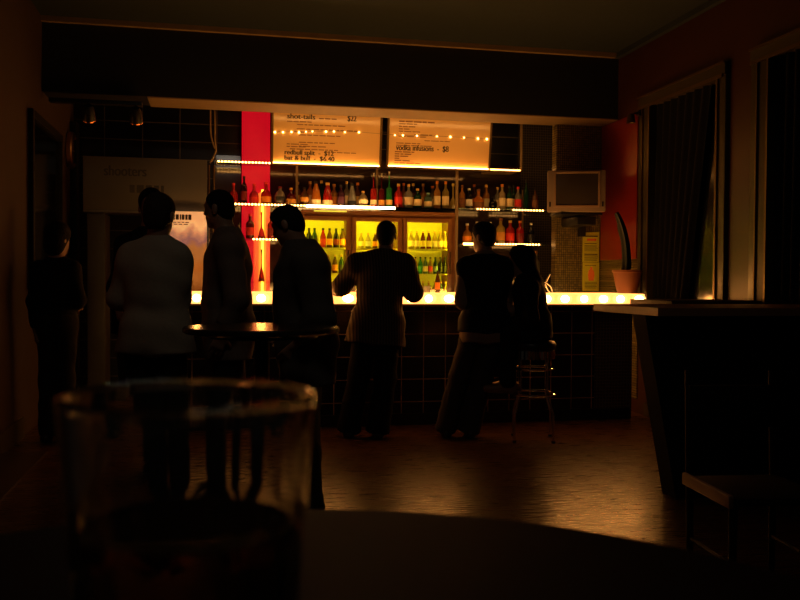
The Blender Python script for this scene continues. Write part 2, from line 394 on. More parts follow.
sh_top, z_top = shelf('small empty glass shelf with a light strip crossing the red column', 215, 271, 161.5, [(217, 271, 'led', True)], depth=.30)
sh_l2, z_l2 = shelf('short glass shelf below the long one in front of the red column', 233, 282, 238.5, [(252, 281, 'led', True)])
sh_r2, z_r2 = shelf('lower right glass shelf holding amber and red bottles', 460, 548, 243.5, [(463, 474, 'leddim', False), (491, 540, 'led', True)])
sh_r3, z_r3 = shelf('lowest right glass shelf with one clear bottle', 500, 546, 281, [(533, 541, 'leddim', False)])
sh_l3, z_l3 = shelf('lowest left glass shelf at the foot of the red column', 236, 282, 281.5, [])
# uprights of the shelving
def upright(label, px, y0_, y1_, wd=.024, yy=9.70):
    a, b = at(px, y0_, yy), at(px, y1_, yy)
    q = MB().box((-wd/2, -.012, b.z-a.z), (wd/2, .012, 0), .002)
    for k in range(int((a.z-b.z)/.04)): q.box((-.003, -.0135, -.02-.04*k-.02), (.003, -.0115, -.02-.04*k))
    o = q.build('shelf_upright', 'cream'); o.location = a
    return tag(o, label, 'shelf upright', 'slotted shelf uprights')
upright('cream slotted upright under the left half of the first menu board', 297, 160, 215)
upright('cream slotted upright under the gap between the two menu boards', 377, 160, 215)
upright('cream slotted upright between the long shelf and the right shelf', 457, 166, 296, yy=9.46, wd=.03)
upright('cream slotted upright right of the dark bottles, beside the pillar', 523, 190, 285, wd=.018, yy=9.85)
# steel pole pair and dangling cables, left of the red column
a, b = at(209, 165, 9.45), at(209, 300, 9.45)
o = MB().tube([(a.x, 9.45, a.z), (a.x, 9.45, 0)], .012).build('support_pole', 'brass'); tag(o, 'thin brass support pole, left one of the pair by the red column', 'pole')
o = MB().tube([(a.x+.05, 9.45, a.z), (a.x+.05, 9.45, 0)], .012).build('support_pole', 'brass'); tag(o, 'thin brass support pole, the one of the pair nearer the red column', 'pole')
cp = [(210.5, 107), (210.5, 120), (211, 135), (214, 146), (216, 150), (214, 156), (211, 161)]
cq = [(214.5, 107), (215, 125), (215, 140), (215.8, 150), (213, 158), (210, 163)]
def smooth_pts(pts, n=6):
    out = []
    P_ = [pts[0]]+pts+[pts[-1]]
    for i in range(1, len(P_)-2):
        for k in range(n):
            t = k/n; out.append(tuple(.5*((2*P_[i][d])+(-P_[i-1][d]+P_[i+1][d])*t+(2*P_[i-1][d]-5*P_[i][d]+4*P_[i+1][d]-P_[i+2][d])*t*t+(-P_[i-1][d]+3*P_[i][d]-3*P_[i+1][d]+P_[i+2][d])*t**3) for d in range(len(pts[0]))))
    out.append(tuple(pts[-1])); return out
for pts, lab in ((cp, 'loosely bowed cable hanging from the beam to the small lit shelf'), (cq, 'straighter cable hanging from the beam to the small lit shelf')):
    q = [at(x, y, 9.46) for x, y in smooth_pts(pts)]; q = [Vector((q[0].x, 9.46, BZ+.3))]+q
    tag(MB().tube(q, .008, 8).build('power_cable', 'cream'), lab, 'cable')

# ---- menu boards
def board(label, pbl, pbr, ptl, lines, name='menu_board'):
    yb = 9.42
    a, b = at(*pbl, yb), at(*pbr, yb); t = at(*ptl, yb)
    wdt = b.x-a.x; h = (t.z-a.z)*1.02+.16
    o = thing(name, label, 'menu board', ((a.x+b.x)/2, yb, (a.z+b.z)/2))
    o.rotation_euler = (math.radians(9), 0, 0)
    MB().box((-wdt/2, 0, 0), (wdt/2, .014, h), .002).build('board_panel', 'board', o)
    for s in (-1, 1): MB().box((s*wdt/2-.011, -.012, 0), (s*wdt/2+.011, .02, h), .003).build('frame_side', 'brass', o)
    MB().box((-wdt/2, -.035, -.03), (wdt/2, .02, -.008), .003).build('frame_bottom', 'brass', o)
    MB().box((-wdt/2+.012, -.022, -.010), (wdt/2-.012, -.004, .006), .003).build('led_strip', 'led', o)
    rnd = random.Random(len(lines))
    k = h-.16
    def words(z, x0, n_, hh, gap=.012):
        q = MB(); x = x0
        for _ in range(n_):
            l_ = rnd.uniform(.03, .09)
            q.box((x, -.0016, z), (x+l_, .0005, z+hh*.75)); x += l_+gap
        q.build('small_print', 'faintprint', o)
    for kind, fx, fz, s, sz, arg in lines:
        x = -wdt/2+fx*wdt; z = fz*k*.955
        if kind == 't': text('lettering', s, sz, (x, -.001, z), 'print', o, width=arg)
        else: words(z, x, arg, sz)
    return o
L1 = [('t', .13, .865, 'shot-tails', .075, .30), ('w', .42, .875, '', .018, 3), ('t', .68, .865, '$22', .085, .10),
      ('w', .13, .80, '', .014, 4), ('w', .22, .745, '', .014, 8), ('w', .22, .66, '', .014, 9), ('w', .15, .60, '', .014, 3), ('w', .24, .545, '', .014, 6),
      ('w', .13, .36, '', .013, 3), ('w', .24, .40, '', .014, 6), ('w', .13, .31, '', .014, 3), ('w', .24, .325, '', .014, 4), ('w', .16, .265, '', .014, 8), ('w', .48, .225, '', .012, 5),
      ('t', .11, .165, 'redbull split  -  $12', .072, .53), ('t', .11, .055, 'bat & bull  -  $6.40', .072, .54)]
L2 = [('w', .10, .90, '', .02, 5), ('w', .10, .855, '', .014, 3), ('w', .10, .80, '', .014, 3), ('w', .10, .75, '', .014, 2), ('w', .10, .70, '', .014, 3), ('w', .25, .645, '', .014, 3), ('w', .10, .60, '', .014, 4),
      ('w', .35, .53, '', .012, 4), ('w', .08, .46, '', .014, 4), ('w', .08, .415, '', .014, 5), ('t', .08, .325, 'vodka infusions  -  $8', .09, .60),
      ('w', .07, .28, '', .016, 3), ('w', .07, .235, '', .016, 3), ('w', .07, .19, '', .016, 2), ('w', .07, .145, '', .016, 1), ('w', .07, .10, '', .016, 2), ('w', .07, .05, '', .014, 4)]
board('larger lit menu board, left of the two, listing redbull split', (272, 162), (380, 166), (273, 110), L1)
board('lit menu board on the right of the two, listing vodka infusions', (387, 165.5), (489, 169), (389, 116), L2)
# reflected bulbs on both boards, built as glowing dots on an added cord
sl = thing('string_lights', 'string of tiny warm bulbs strung across both menu boards', 'string lights', at(380, 133, 9.357))
bp = [(275, 132.5), (283, 132.6), (291.5, 132.4), (299, 132.8), (306, 132.2), (312.5, 131.8), (326, 132), (334, 131.8), (345, 132.5), (359, 132.6), (395, 135.6), (403, 135.8), (417, 136.2), (437, 136.8), (450.5, 137.3), (464, 138), (478, 139), (487, 139.5)]
q = [at(x, y-.4, 9.357)-sl.location for x, y in bp]
MB().tube([tuple(v+Vector((0, .008, .004))) for v in q], .0022, 6).build('cord', 'cream', sl)
for i, v in enumerate(q): MB().ball(v, random.choice((.007, .009, .010)), 8, 6).build('bulb', 'bulb', sl)
# lit edge of the tiled panel right of the boards
a, b = at(490, 169.5, 9.6), at(520, 171, 9.6)
o = thing('edge_light', 'short light strip under the tiles right of the menu boards', 'light strip', ((a.x+b.x)/2, 9.6, a.z))
h = (b.x-a.x)/2
MB().box((-h, 0, -.012), (h, .38, .012)).build('ledge', 'cream', o); MB().box((-h, -.015, -.006), (h, 0, .006), .003).build('led_strip', 'leddim', o)
o = MB().box((-.012, -.012, 0), (.012, .012, 1.0)).build('tile_edge_post', 'cream'); o.location = (b.x+.012, 9.6, a.z); tag(o, 'cream corner post right of the dark tiles beside the boards', 'post')

# ---- fridge cabinet
FY = 9.50
fx0, fx1 = at(302, 250, FY).x, at(456, 250, FY).x
fz1 = at(380, 209, FY).z-.02
fr = thing('glass_door_fridge', 'wooden three-door bar fridge glowing yellow behind the counter', 'fridge', ((fx0+fx1)/2, FY, 0))
fl = fr.location
doors = [(304, 346), (356, 397.5), (407, 447.5)]
dz0, dz1 = .55, at(380, 221.5, FY).z
cz1 = fz1-.005
dx = [(at(p, 250, FY).x-fl.x, at(q_, 250, FY).x-fl.x) for p, q_ in doors]
hw = (fx1-fx0)/2
q = MB(); q.box((-hw, .03, .0), (hw, .42, .50)); q.box((-hw, .03, dz1+.03), (hw, .42, cz1)); q.box((-hw, .38, .5), (hw, .42, dz1+.03))
edges = [-hw]+[v for d in dx for v in d]+[hw]
for i in range(0, 8, 2): q.box((edges[i]-(0 if i == 0 else -.03), .03, .5), (edges[i+1]+(0 if i == 6 else -.03), .378, dz1+.03))
q.build('carcass', 'wood', fr)
MB().box((-hw-.01, -.03, cz1-.035), (hw+.01, .03, cz1), .006).build('cornice', 'wood', fr)
sz = [at(380, 248.5, FY+.15).z, at(380, 273.5, FY+.15).z, at(380, 299, FY+.15).z]
for i, (xa, xb) in enumerate(dx):
    MB().box((xa-.028, .372, .5), (xb+.028, .378, dz1+.03)).build('liner', 'fridgein', fr)
    d = MB()
    d.box((xa-.045, -.012, dz0-.06), (xa, .026, dz1+.045), .004); d.box((xb, -.012, dz0-.06), (xb+.045, .026, dz1+.045), .004)
    d.box((xa, -.012, dz1), (xb, .026, dz1+.045), .004); d.box((xa, -.012, dz0-.06), (xb, .026, dz0), .004)
    door = d.build('door', 'wood', fr)
    MB().box((xa, .008, dz0), (xb, .012, dz1)).build('door_glass', 'pane', door)
    MB().tube([(xb+.022, -.03, 1.35), (xb+.022, -.03, 1.6)], .007).build('handle', 'chrome', door)
    for z in sz: MB().box((xa-.026, .05, z-.012), (xb+.026, .34, z)).build('wire_shelf', 'fridgein', fr)
    MB().box((xa-.02, .045, dz1+.006), (xb+.02, .065, dz1+.028)).build('light_tube', 'tube', fr)
    MB().tube([(xa-.016, .05, .56), (xa-.016, .05, dz1)], .008, 8).build('light_tube', 'tube', fr)
    MB().tube([(xb+.016, .05, .56), (xb+.016, .05, dz1)], .008, 8).build('light_tube', 'tube', fr)
a, b = at(314, 212.5, FY-.05), at(347, 213.5, FY-.05)
MB().box((a.x-fl.x, -.045, cz1-.022), (b.x-fl.x, -.031, cz1-.008), .002).build('sign_strip', glow('yellow_green_strip', (.75, .75, .03), .8), fr)
# back counter below the right shelves and left of the fridge
o = MB().box((fx1+.03, 9.40, 0), (PX-.005, 9.92, 1.0)).build('back_cabinet', 'darkwood'); tag(o, 'dark low back cabinet right of the yellow fridge', 'cabinet')
o = MB().box((at(212, 290, 9.46).x+.1, 9.47, 0), (fx0-.03, 9.69, 1.02)).build('back_cabinet', 'darkwood'); tag(o, 'dark low back cabinet left of the fridge under the red column', 'cabinet')

# ------------------------------------------------------------------ bottles
def prof(kind):
    if kind == 'wine': return [(0, 0), (.95, .0), (1, .02), (1, .60), (.85, .68), (.40, .78), (.34, .82), (.34, .98), (.36, 1), (0, 1)]
    if kind == 'spirit': return [(0, 0), (.95, 0), (1, .02), (1, .58), (.92, .64), (.45, .73), (.36, .77), (.36, .96), (0, .96)]
    if kind == 'bell': return [(0, 0), (.96, 0), (1, .03), (.96, .30), (.70, .62), (.42, .82), (.34, .86), (.34, .97), (0, .97)]
    if kind == 'squat': return [(0, 0), (.95, 0), (1, .04), (1, .42), (.88, .54), (.38, .66), (.30, .70), (.30, .95), (0, .95)]
    if kind == 'globe': return [(0, 0), (.5, 0), (.8, .10), (1, .34), (.95, .52), (.7, .70), (.34, .80), (.28, .84), (.28, .97), (0, .97)]
    if kind == 'flask': return [(0, 0), (.96, 0), (1, .02), (.55, .30), (.22, .45), (.18, .52), (.18, .97), (0, .97)]
    if kind == 'pour': return [(0, 0), (.95, 0), (1, .02), (1, .50), (.9, .54), (.30, .58), (.22, .62), (.17, .98), (0, .98)]
    if kind == 'slim': return [(0, 0), (.95, 0), (1, .02), (1, .70), (.8, .76), (.42, .82), (.40, .97), (0, .97)]
    if kind == 'beer': return [(0, 0), (.95, 0), (1, .02), (1, .55), (.80, .66), (.42, .80), (.38, .96), (0, .96)]
    return [(0, 0), (1, 0), (1, .7), (.4, .8), (.4, 1), (0, 1)]
COL = dict(red=(.75, .03, .02), darkred=(.22, .015, .012), wine=(.06, .008, .012), pink=(.85, .06, .12), orange=(.95, .30, .02), amber=(.70, .30, .04), brown=(.22, .08, .02),
           purple=(.10, .025, .05), clear=(.75, .72, .60), cream=(.90, .72, .40), green=(.04, .40, .08), darkgreen=(.02, .10, .03), teal=(.25, .45, .35), yellow=(.85, .62, .12),
           black=(.012, .010, .010), gold=(.75, .45, .10), white=(.8, .75, .65))
GM = {k: bottle_mat('bottle_'+k, v, .55 if k == 'clear' else (.4 if k in ('teal', 'yellow', 'cream') else .22)) for k, v in COL.items()}
PMAT = {k: mat('print_'+k, v, .45, var=.06) for k, v in COL.items()}
def bottle(label, loc, hgt, rad, kind, glass, lab, cap, group, flat=1.0, cat='bottle', name='bottle'):
    o = thing(name, label, cat, loc, random.uniform(-.3, .3) if flat == 1 else 0, group)
    p = [(r*rad, z*hgt) for r, z in prof(kind)]
    MB().lathe(p, n=18, sy=flat).build('bottle_glass', GM[glass], o)
    if lab:
        lo, hi = {'squat': (.10, .36), 'globe': (.22, .46), 'bell': (.08, .26), 'flask': (.03, .10), 'pour': (.08, .22)}.get(kind, (.14, .46))
        pr = prof(kind)
        def rr(z):
            for (r0, z0), (r1, z1) in zip(pr[1:], pr[2:]):
                if z0 <= z <= z1 and z1 > z0: return r0+(r1-r0)*(z-z0)/(z1-z0)
            return 1
        MB().lathe([((rr(lo+(hi-lo)*k/4)*rad+.0012), (lo+(hi-lo)*k/4)*hgt) for k in range(5)], n=18, sy=flat).build('paper_label', PMAT[lab], o)
    if cap:
        rt = {'wine': .36, 'globe': .30, 'squat': .32, 'flask': .22, 'pour': .2, 'slim': .44}.get(kind, .38)*rad+.002
        MB().lathe([(0, hgt*1.0), (rt, hgt*1.0), (rt, hgt*.90), (rt*.8, hgt*.90)], n=12, sy=flat).build('cap', PMAT[cap], o)
    return o
ORD = ['first', 'second', 'third', 'fourth', 'fifth', 'sixth', 'seventh', 'eighth', 'ninth', 'tenth', 'eleventh', 'twelfth', 'thirteenth', 'fourteenth', 'fifteenth', 'sixteenth', 'seventeenth', 'eighteenth', 'nineteenth', 'twentieth', 'twenty-first', 'twenty-second']
main = [(233.5, 20, 8, 'squat', 'red', None, 'red', 'red squat bottle'), (244, 27, 6, 'wine', 'wine', 'darkred', 'black', 'tall dark wine bottle'), (254, 20, 9, 'squat', 'pink', 'red', 'red', 'pink squat bottle'),
        (266, 22, 10, 'squat', 'red', 'orange', 'red', 'red broad bottle'), (280, 18, 10.5, 'globe', 'clear', 'black', 'darkred', 'round clear bottle with a dark label'), (291, 17, 10, 'squat', 'darkred', 'amber', 'amber', 'dark red squat bottle'),
        (304.5, 18, 9, 'globe', 'brown', 'amber', 'black', 'brown rounded bottle'), (316, 24, 10, 'bell', 'orange', 'cream', 'black', 'orange bell-shaped bottle with a black cap'), (327.5, 23, 10, 'bell', 'red', 'cream', 'gold', 'red bell-shaped bottle with a gold cap'),
        (341, 21, 7.5, 'spirit', 'purple', 'purple', 'black', 'dark purple bottle'), (352, 23, 9, 'bell', 'clear', 'black', 'black', 'clear pointed bottle with a black label'), (363, 16, 10, 'globe', 'cream', 'cream', 'gold', 'small cream gold-capped bottle'),
        (373.5, 34, 6.5, 'pour', 'red', 'cream', 'clear', 'red bottle with a long thin pourer'), (381.5, 34, 6, 'pour', 'darkred', 'amber', 'clear', 'dark red bottle with a long thin pourer'), (389, 36, 6.5, 'pour', 'green', 'gold', 'clear', 'bright green bottle with a long thin pourer'),
        (398.5, 24, 8, 'spirit', 'red', 'red', 'gold', 'red bottle with a gold cap'), (408.5, 24, 8, 'spirit', 'clear', 'cream', 'gold', 'clear gold-capped bottle'), (417.5, 20, 8, 'spirit', 'darkgreen', 'cream', 'gold', 'green bottle with a big cream label'),
        (428, 16, 8, 'slim', 'teal', 'cream', 'teal', 'short teal clear bottle'), (437, 28, 7, 'spirit', 'amber', 'cream', 'orange', 'tall amber bottle with an orange cap'), (445.5, 28, 7, 'spirit', 'yellow', 'cream', 'orange', 'tall pale yellow bottle with an orange cap'), (453, 26, 10.5, 'flask', 'yellow', None, 'yellow', 'yellow cone-shaped flask bottle')]
flask_fix = {'flask': [(0, 0), (.95, 0), (1, .02), (1, .44), (.85, .50), (.25, .55), (.2, .6), (.2, .97), (0, .97)]}
def row(items, py, z, shelfname, group, yy=SY+.13):
    n = len(items)
    for i, (px, hp, wp, kind, g, lb, cp_, desc) in enumerate(items):
        x = at(px, py, yy).x; s = mpp(yy)
        bottle((f'{desc}, {ORD[i]} from left on the {shelfname}' if n > 1 else f'{desc} on the {shelfname}'), (x, yy, z), hp*s, wp*s/2, kind, g, lb, cp_, group, cat='bottle')
row(main, 205, z_main, 'long lit shelf', 'liquor bottles on the long shelf')
right = [(462, 24, 6.5, 'spirit', 'amber', 'brown', 'brown', 'slim amber brown bottle'), (469, 21, 7, 'spirit', 'black', 'white', 'clear', 'black bottle with a white label'), (478.5, 20, 11, 'squat', 'orange', 'brown', 'brown', 'orange wide bottle with a brown oval label'),
         (493, 13, 9, 'globe', 'black', None, 'black', 'small dark globe bottle'), (502, 26, 7, 'spirit', 'cream', 'cream', 'orange', 'tall cream-labelled bottle'), (509.5, 25, 6.5, 'spirit', 'darkgreen', 'cream', 'black', 'dark green bottle with a cream label'),
         (518, 24, 7, 'spirit', 'clear', 'red', 'red', 'clear bottle with a red label'), (526, 31, 5.5, 'wine', 'darkgreen', None, 'black', 'tall thin dark green bottle'), (535, 23, 6.5, 'spirit', 'brown', 'brown', 'black', 'brown bottle with a dark cap')]
row(right, 208, z_r, 'right-hand upper shelf', 'liquor bottles on the right upper shelf')
left2 = [(239, 15, 5, 'spirit', 'clear', None, 'black', 'small clear bottle'), (250, 24, 8, 'spirit', 'darkred', 'red', 'red', 'dark red bottle'), (261.5, 26, 7.5, 'flask', 'pink', 'darkred', 'red', 'thin-necked pink bottle'), (271, 23, 7, 'spirit', 'red', 'darkred', 'red', 'plain red bottle')]
row(left2, 238, z_l2, 'short shelf before the red column', 'bottles on the short left shelf')
row([(261.5, 31, 6, 'flask', 'red', 'darkred', 'darkred', 'single red narrow bottle')], 281, z_l3, 'lowest shelf at the red column', 'bottles low on the left')
right2 = [(467, 20, 9, 'squat', 'amber', 'orange', 'clear', 'amber squat bottle'), (477, 22, 7, 'spirit', 'clear', 'cream', 'clear', 'clear bottle'), (490, 22, 7, 'spirit', 'amber', 'cream', 'clear', 'amber bottle with a cream label'), (500.5, 26, 9, 'spirit', 'yellow', 'amber', 'brown', 'golden yellow bottle with a dark cap'), (510, 24, 9, 'spirit', 'red', 'red', 'gold', 'bright red bottle with a gold cap'),
          (520, 24, 8, 'spirit', 'red', 'darkred', 'orange', 'deep red bottle with an orange cap'), (531, 22, 7, 'spirit', 'black', 'black', 'clear', 'black bottle with a clear neck')]
row(right2, 243, z_r2, 'right-hand lower shelf', 'liquor bottles on the right lower shelf')
row([(535.5, 31, 9, 'spirit', 'clear', None, 'brown', 'lone clear bottle')], 281, z_r3, 'lowest right shelf', 'bottle low on the right')
def back_row(items, py, z, shelfname, group):
    yy = SY+.27; s = mpp(yy)
    for i, (px, hp, wp, kind, g, lb, cp_, desc) in enumerate(items):
        bottle(f'{desc} in the back row, {ORD[i]} from left there on the {shelfname}', (at(px, py, yy).x, yy, z), hp*s, wp*s/2, kind, g, lb, cp_, group)
back_row([(297.5, 24, 7.5, 'spirit', 'brown', 'amber', 'gold', 'gold-capped brown bottle'), (310, 25, 7, 'spirit', 'amber', 'cream', 'gold', 'gold-capped amber bottle'), (321.5, 26, 6, 'wine', 'darkgreen', None, 'gold', 'green wine bottle'), (334, 23, 7, 'spirit', 'amber', 'orange', 'amber', 'amber bottle'),
          (346.5, 26, 6, 'spirit', 'clear', 'cream', 'gold', 'clear bottle'), (357.5, 25, 7, 'spirit', 'brown', 'gold', 'orange', 'brown bottle'), (403.5, 26, 6.5, 'spirit', 'amber', 'cream', 'orange', 'amber bottle'), (413, 26, 6.5, 'spirit', 'brown', 'orange', 'gold', 'brown bottle'), (423, 26, 7, 'spirit', 'amber', 'amber', 'gold', 'amber-labelled bottle'), (432.5, 24, 7, 'spirit', 'clear', 'cream', 'orange', 'clear bottle')], 205, z_main, 'long lit shelf', 'back row on the long shelf')
back_row([(474, 26, 6, 'spirit', 'brown', 'amber', 'orange', 'brown bottle'), (486, 26, 7, 'spirit', 'amber', 'cream', 'gold', 'amber bottle'), (497.5, 24, 6.5, 'spirit', 'clear', 'cream', 'gold', 'clear bottle'), (513.5, 27, 6, 'wine', 'darkgreen', 'cream', 'black', 'green wine bottle')], 208, z_r, 'right-hand upper shelf', 'back row on the right upper shelf')
# fridge bottles
fy = FY+.14; s = mpp(fy)
def fridge_row(door, dname, shelf_i, sname, xs, hp, wp, glass, lab, cap, desc):
    for i, px in enumerate(xs):
        g = glass[i % len(glass)]; lb = lab[i % len(lab)]
        bottle(f'{desc[i % len(desc)]}, {ORD[i]} from left, {sname} shelf of the {dname} fridge door', (at(px, 250, fy).x, fy, sz[shelf_i]), hp*s, wp*s/2, 'beer', g, lb, cap, 'bottles in the fridge', name='beer_bottle')
fridge_row(0, 'left', 0, 'top', [309, 314.5, 323, 329.5, 336, 342.5], 19, 5.6, ['black', 'darkgreen', 'red', 'brown', 'black', 'brown'], ['black', 'black', 'red', 'orange', 'darkred', 'orange'], 'black', ['black beer bottle', 'dark green beer bottle', 'red beer bottle', 'orange-labelled brown bottle', 'red-labelled black bottle', 'bright-labelled brown bottle'])
fridge_row(0, 'left', 1, 'middle', [309, 315.5, 322, 328.5, 335, 341.5], 18, 5.2, ['yellow', 'brown', 'darkgreen'], ['cream', 'orange', 'black'], 'gold', ['pale beer bottle', 'brown beer bottle', 'dark green beer bottle'])
fridge_row(1, 'middle', 0, 'top', [361, 368, 375, 382, 389], 15, 5, ['yellow', 'cream', 'brown'], ['cream', 'white', 'orange'], 'gold', ['pale yellow bottle', 'cream bottle', 'brown beer bottle'])
fridge_row(1, 'middle', 1, 'middle', [361, 369, 377, 385, 393], 18, 5.2, ['yellow', 'amber'], ['cream', 'orange'], 'gold', ['pale beer bottle', 'amber beer bottle'])
fridge_row(2, 'right', 0, 'top', [411, 416.7, 422.9, 428.8, 434.6, 440, 445], 18, 5.2, ['yellow', 'yellow', 'darkred', 'darkred', 'yellow', 'yellow', 'yellow'], ['cream', 'cream', 'yellow', 'yellow', 'cream', 'cream', 'gold'], 'gold', ['pale yellow beer bottle', 'straw yellow beer bottle', 'dark red beer bottle', 'dark red-brown beer bottle', 'pale yellow beer bottle', 'straw yellow beer bottle', 'gold beer bottle'])
fridge_row(2, 'right', 1, 'middle', [410.5, 415.5, 420.5, 425.5, 430.5, 435.5, 440.5, 445], 17, 4.6, ['yellow', 'amber', 'green', 'teal', 'yellow', 'darkgreen', 'black', 'black'], ['orange', 'cream', 'green', 'cream', 'red', 'teal', 'black', 'black'], 'black', ['orange-labelled yellow bottle', 'amber bottle', 'green bottle', 'teal bottle', 'red-labelled yellow bottle', 'dark green bottle', 'black bottle', 'black glass bottle'])
fridge_row(2, 'right', 2, 'bottom', [411, 417, 423, 429, 435, 441, 445.8], 18, 5.0, ['yellow', 'teal', 'yellow', 'amber'], ['cream', 'cream', 'orange', 'amber'], 'gold', ['pale yellow bottle', 'pale teal bottle', 'orange-labelled yellow bottle', 'amber bottle'])

# things on the bar counter
p = at(437.5, 292, 7.65)
bottle('brown glass bottle standing on the bar beside the striped man', (p.x, 7.65, zt), .20, .022, 'beer', 'brown', 'orange', 'black', None, name='beer_bottle')
def tumbler(label, px, hgt, r, y=7.6):
    p = at(px, 290, y)
    o = MB().lathe([(0, 0), (r*.8, 0), (r, hgt), (r-.003, hgt), (r*.8-.003, .006), (0, .006)], n=20).build('drinking_glass', GM['clear']); o.location = (p.x, y, zt)
    return tag(o, label, 'glass')
tumbler('short clear glass on the bar left of the striped man', 344, .09, .034)
tumbler('small clear glass on the bar under the middle fridge door, right of the striped man', 427, .06, .034)
q = [at(x, y, 7.9) for x, y in smooth_pts([(541, 297), (545, 284), (550, 274), (546, 283), (548, 290), (552, 293), (551, 287), (545, 282)])]
q[0] = Vector((q[0].x, 7.9, zt-.002))
o = MB().tube(q, .0075, 8).build('drinks_hose', 'chrome'); tag(o, 'looped silver drinks hose standing up behind the bar near the pillar', 'hose')

# ------------------------------------------------------------------ left end of the bar: hood, lit poster, cabinet
a, b = at(83, 210, 9.3), at(207, 160, 9.3)
hood = thing('extractor_hood', 'brushed steel hood panel with dark lettering, upper left behind the bar', 'hood', ((a.x+b.x)/2, 9.3, a.z))
hw, hh = (b.x-a.x)/2, b.z-a.z
MB().box((-hw, 0, 0), (hw, .03, hh), .004).build('front_panel', 'hoodsteel', hood)
MB().box((-hw, .03, .0), (hw, .62, .05), .004).build('hood_body', 'steel', hood)
MB().box((-hw, -.006, -.02), (hw, .03, 0), .002).build('bottom_lip', 'steel', hood)
M['hoodprint'] = mat('dark_grey_print', (.045, .04, .036), .5)
text('lettering', 'shooters', .15, (-hw+.20, -.002, hh-.19), 'hoodprint', hood, rot=(PI/2, 0, 0), width=.42)
q = MB()
for k, (x, l_) in enumerate(((-.16, .05), (-.09, .07), (.0, .06), (.08, .05), (.15, .03))): q.box((x, -.002, hh-.36), (x+l_, .001, hh-.28))
q.build('small_print', 'hoodprint', hood)

m = bpy.data.materials.new('lit_sky_print'); m.use_nodes = True; nt = m.node_tree; bb = nt.nodes['Principled BSDF']; bb.inputs['Roughness'].default_value = .3
tc = nt.nodes.new('ShaderNodeTexCoord'); sep = nt.nodes.new('ShaderNodeSeparateXYZ'); nt.links.new(tc.outputs['Object'], sep.inputs[0])
nz = nt.nodes.new('ShaderNodeTexNoise'); nz.inputs['Scale'].default_value = 6; nz.inputs['Detail'].default_value = 6; nt.links.new(tc.outputs['Object'], nz.inputs[0])
ad = nt.nodes.new('ShaderNodeMath'); ad.operation = 'MULTIPLY_ADD'; ad.inputs[1].default_value = .34; nt.links.new(nz.outputs['Fac'], ad.inputs[0]); nt.links.new(sep.outputs['Z'], ad.inputs[2])
cr = nt.nodes.new('ShaderNodeValToRGB'); nt.links.new(ad.outputs[0], cr.inputs[0])
e = cr.color_ramp.elements; e[0].position = .15; e[0].color = (.10, .018, .002, 1); e[1].position = 1.0; e[1].color = (.80, .38, .14, 1)
for p_, c_ in ((.50, (.30, .07, .006, 1)), (.70, (.36, .13, .03, 1)), (.78, (.26, .10, .085, 1)), (.84, (.50, .21, .10, 1)), (.91, (.90, .45, .17, 1))):
    x = e.new(p_); x.color = c_
nt.links.new(cr.outputs[0], bb.inputs['Base Color']); nt.links.new(cr.outputs[0], bb.inputs['Emission Color']); bb.inputs['Emission Strength'].default_value = .75
M['skyprint'] = m
a, b = at(172, 300, 9.15), at(207, 212, 9.15)
ps = thing('lit_poster', 'lit poster of an orange cloudy sky under the steel hood', 'poster', ((a.x+b.x)/2-.1, 9.15, a.z))
hw, hh = (b.x-a.x)/2+.1, b.z-a.z
MB().box((-hw, 0, 0), (hw, .05, hh), .004).build('poster_panel', 'skyprint', ps)
q = MB(); q.box((hw-.001, -.01, -.02), (hw+.025, .06, hh+.02), .003); q.box((-hw-.025, -.01, -.02), (-hw+.001, .06, hh+.02), .003); q.box((-hw, -.01, hh), (hw, .06, hh+.02), .003)
q.build('poster_frame', 'steel', ps)
MB().box((-hw+.05, .0, -a.z), (-hw+.09, .04, 0)).build('stand_leg', 'blackmetal', ps); MB().box((hw-.09, .0, -a.z), (hw-.05, .04, 0)).build('stand_leg', 'blackmetal', ps)
q = MB(); x = -hw+.16
for l_ in (.045, .03, .04, .02, .035, .03, .04): q.box((x, -.0015, hh-.085), (x+l_*.8, .001, hh-.03)); x += l_
q.build('headline_print', 'print', ps)
q = MB()
for zz, x0, n_ in ((.115, .15, 5), (.135, .17, 4)):
    x = -hw+x0
    for _ in range(n_): l_ = random.uniform(.02, .05); q.box((x, -.0015, hh-zz), (x+l_, .001, hh-zz+.009)); x += l_+.01
q.build('small_print', 'print', ps)
a, b = at(87, 300, 9.35), at(105, 213, 9.35)
cb = thing('steel_cabinet', 'tall dull grey steel cabinet below the left end of the hood', 'cabinet', ((a.x+b.x)/2, 9.35, 0))
hw = (b.x-a.x)/2
MB().box((-hw, 0, 0), (hw, .45, b.z), .008).build('cabinet_body', 'cabsteel', cb)
MB().box((-hw+.008, -.012, .1), (hw-.008, 0, b.z-.14), .004).build('cabinet_door', 'cabsteel', cb)
# ------------------------------------------------------------------ left wall: framed mirror, clock, track spots
y0_, y1_ = wx(27, 200, XL).y, wx(58, 200, XL).y
zt_, zb2 = wx(27, 108, XL).z, wx(27, 290, XL).z
fm = thing('framed_mirror', 'dark framed tall mirror on the left wall', 'mirror', (XL+.02, (y0_+y1_)/2, zb2))
hw, hh = (y1_-y0_)/2, zt_-zb2
MB().box((-.015, -hw, 0), (.0, hw, hh)).build('mirror_glass', mat('tarnished_mirror', (.30, .25, .17), .12, metal=1), fm)
q = MB(); t = .07
q.box((-.015, -hw, 0), (.03, -hw+t, hh), .006); q.box((-.015, hw-t, 0), (.03, hw, hh), .006); q.box((-.015, -hw+t, 0), (.03, hw-t, t), .006); q.box((-.015, -hw+t, hh-t), (.03, hw-t, hh), .006)
q.build('mirror_frame', 'black', fm)
c = wx(68, 150, XL); rr_ = 18*c.y/1.05/FPX
ck = thing('wall_clock', 'round chrome-rimmed wall clock on the left wall near the bar', 'clock', c)
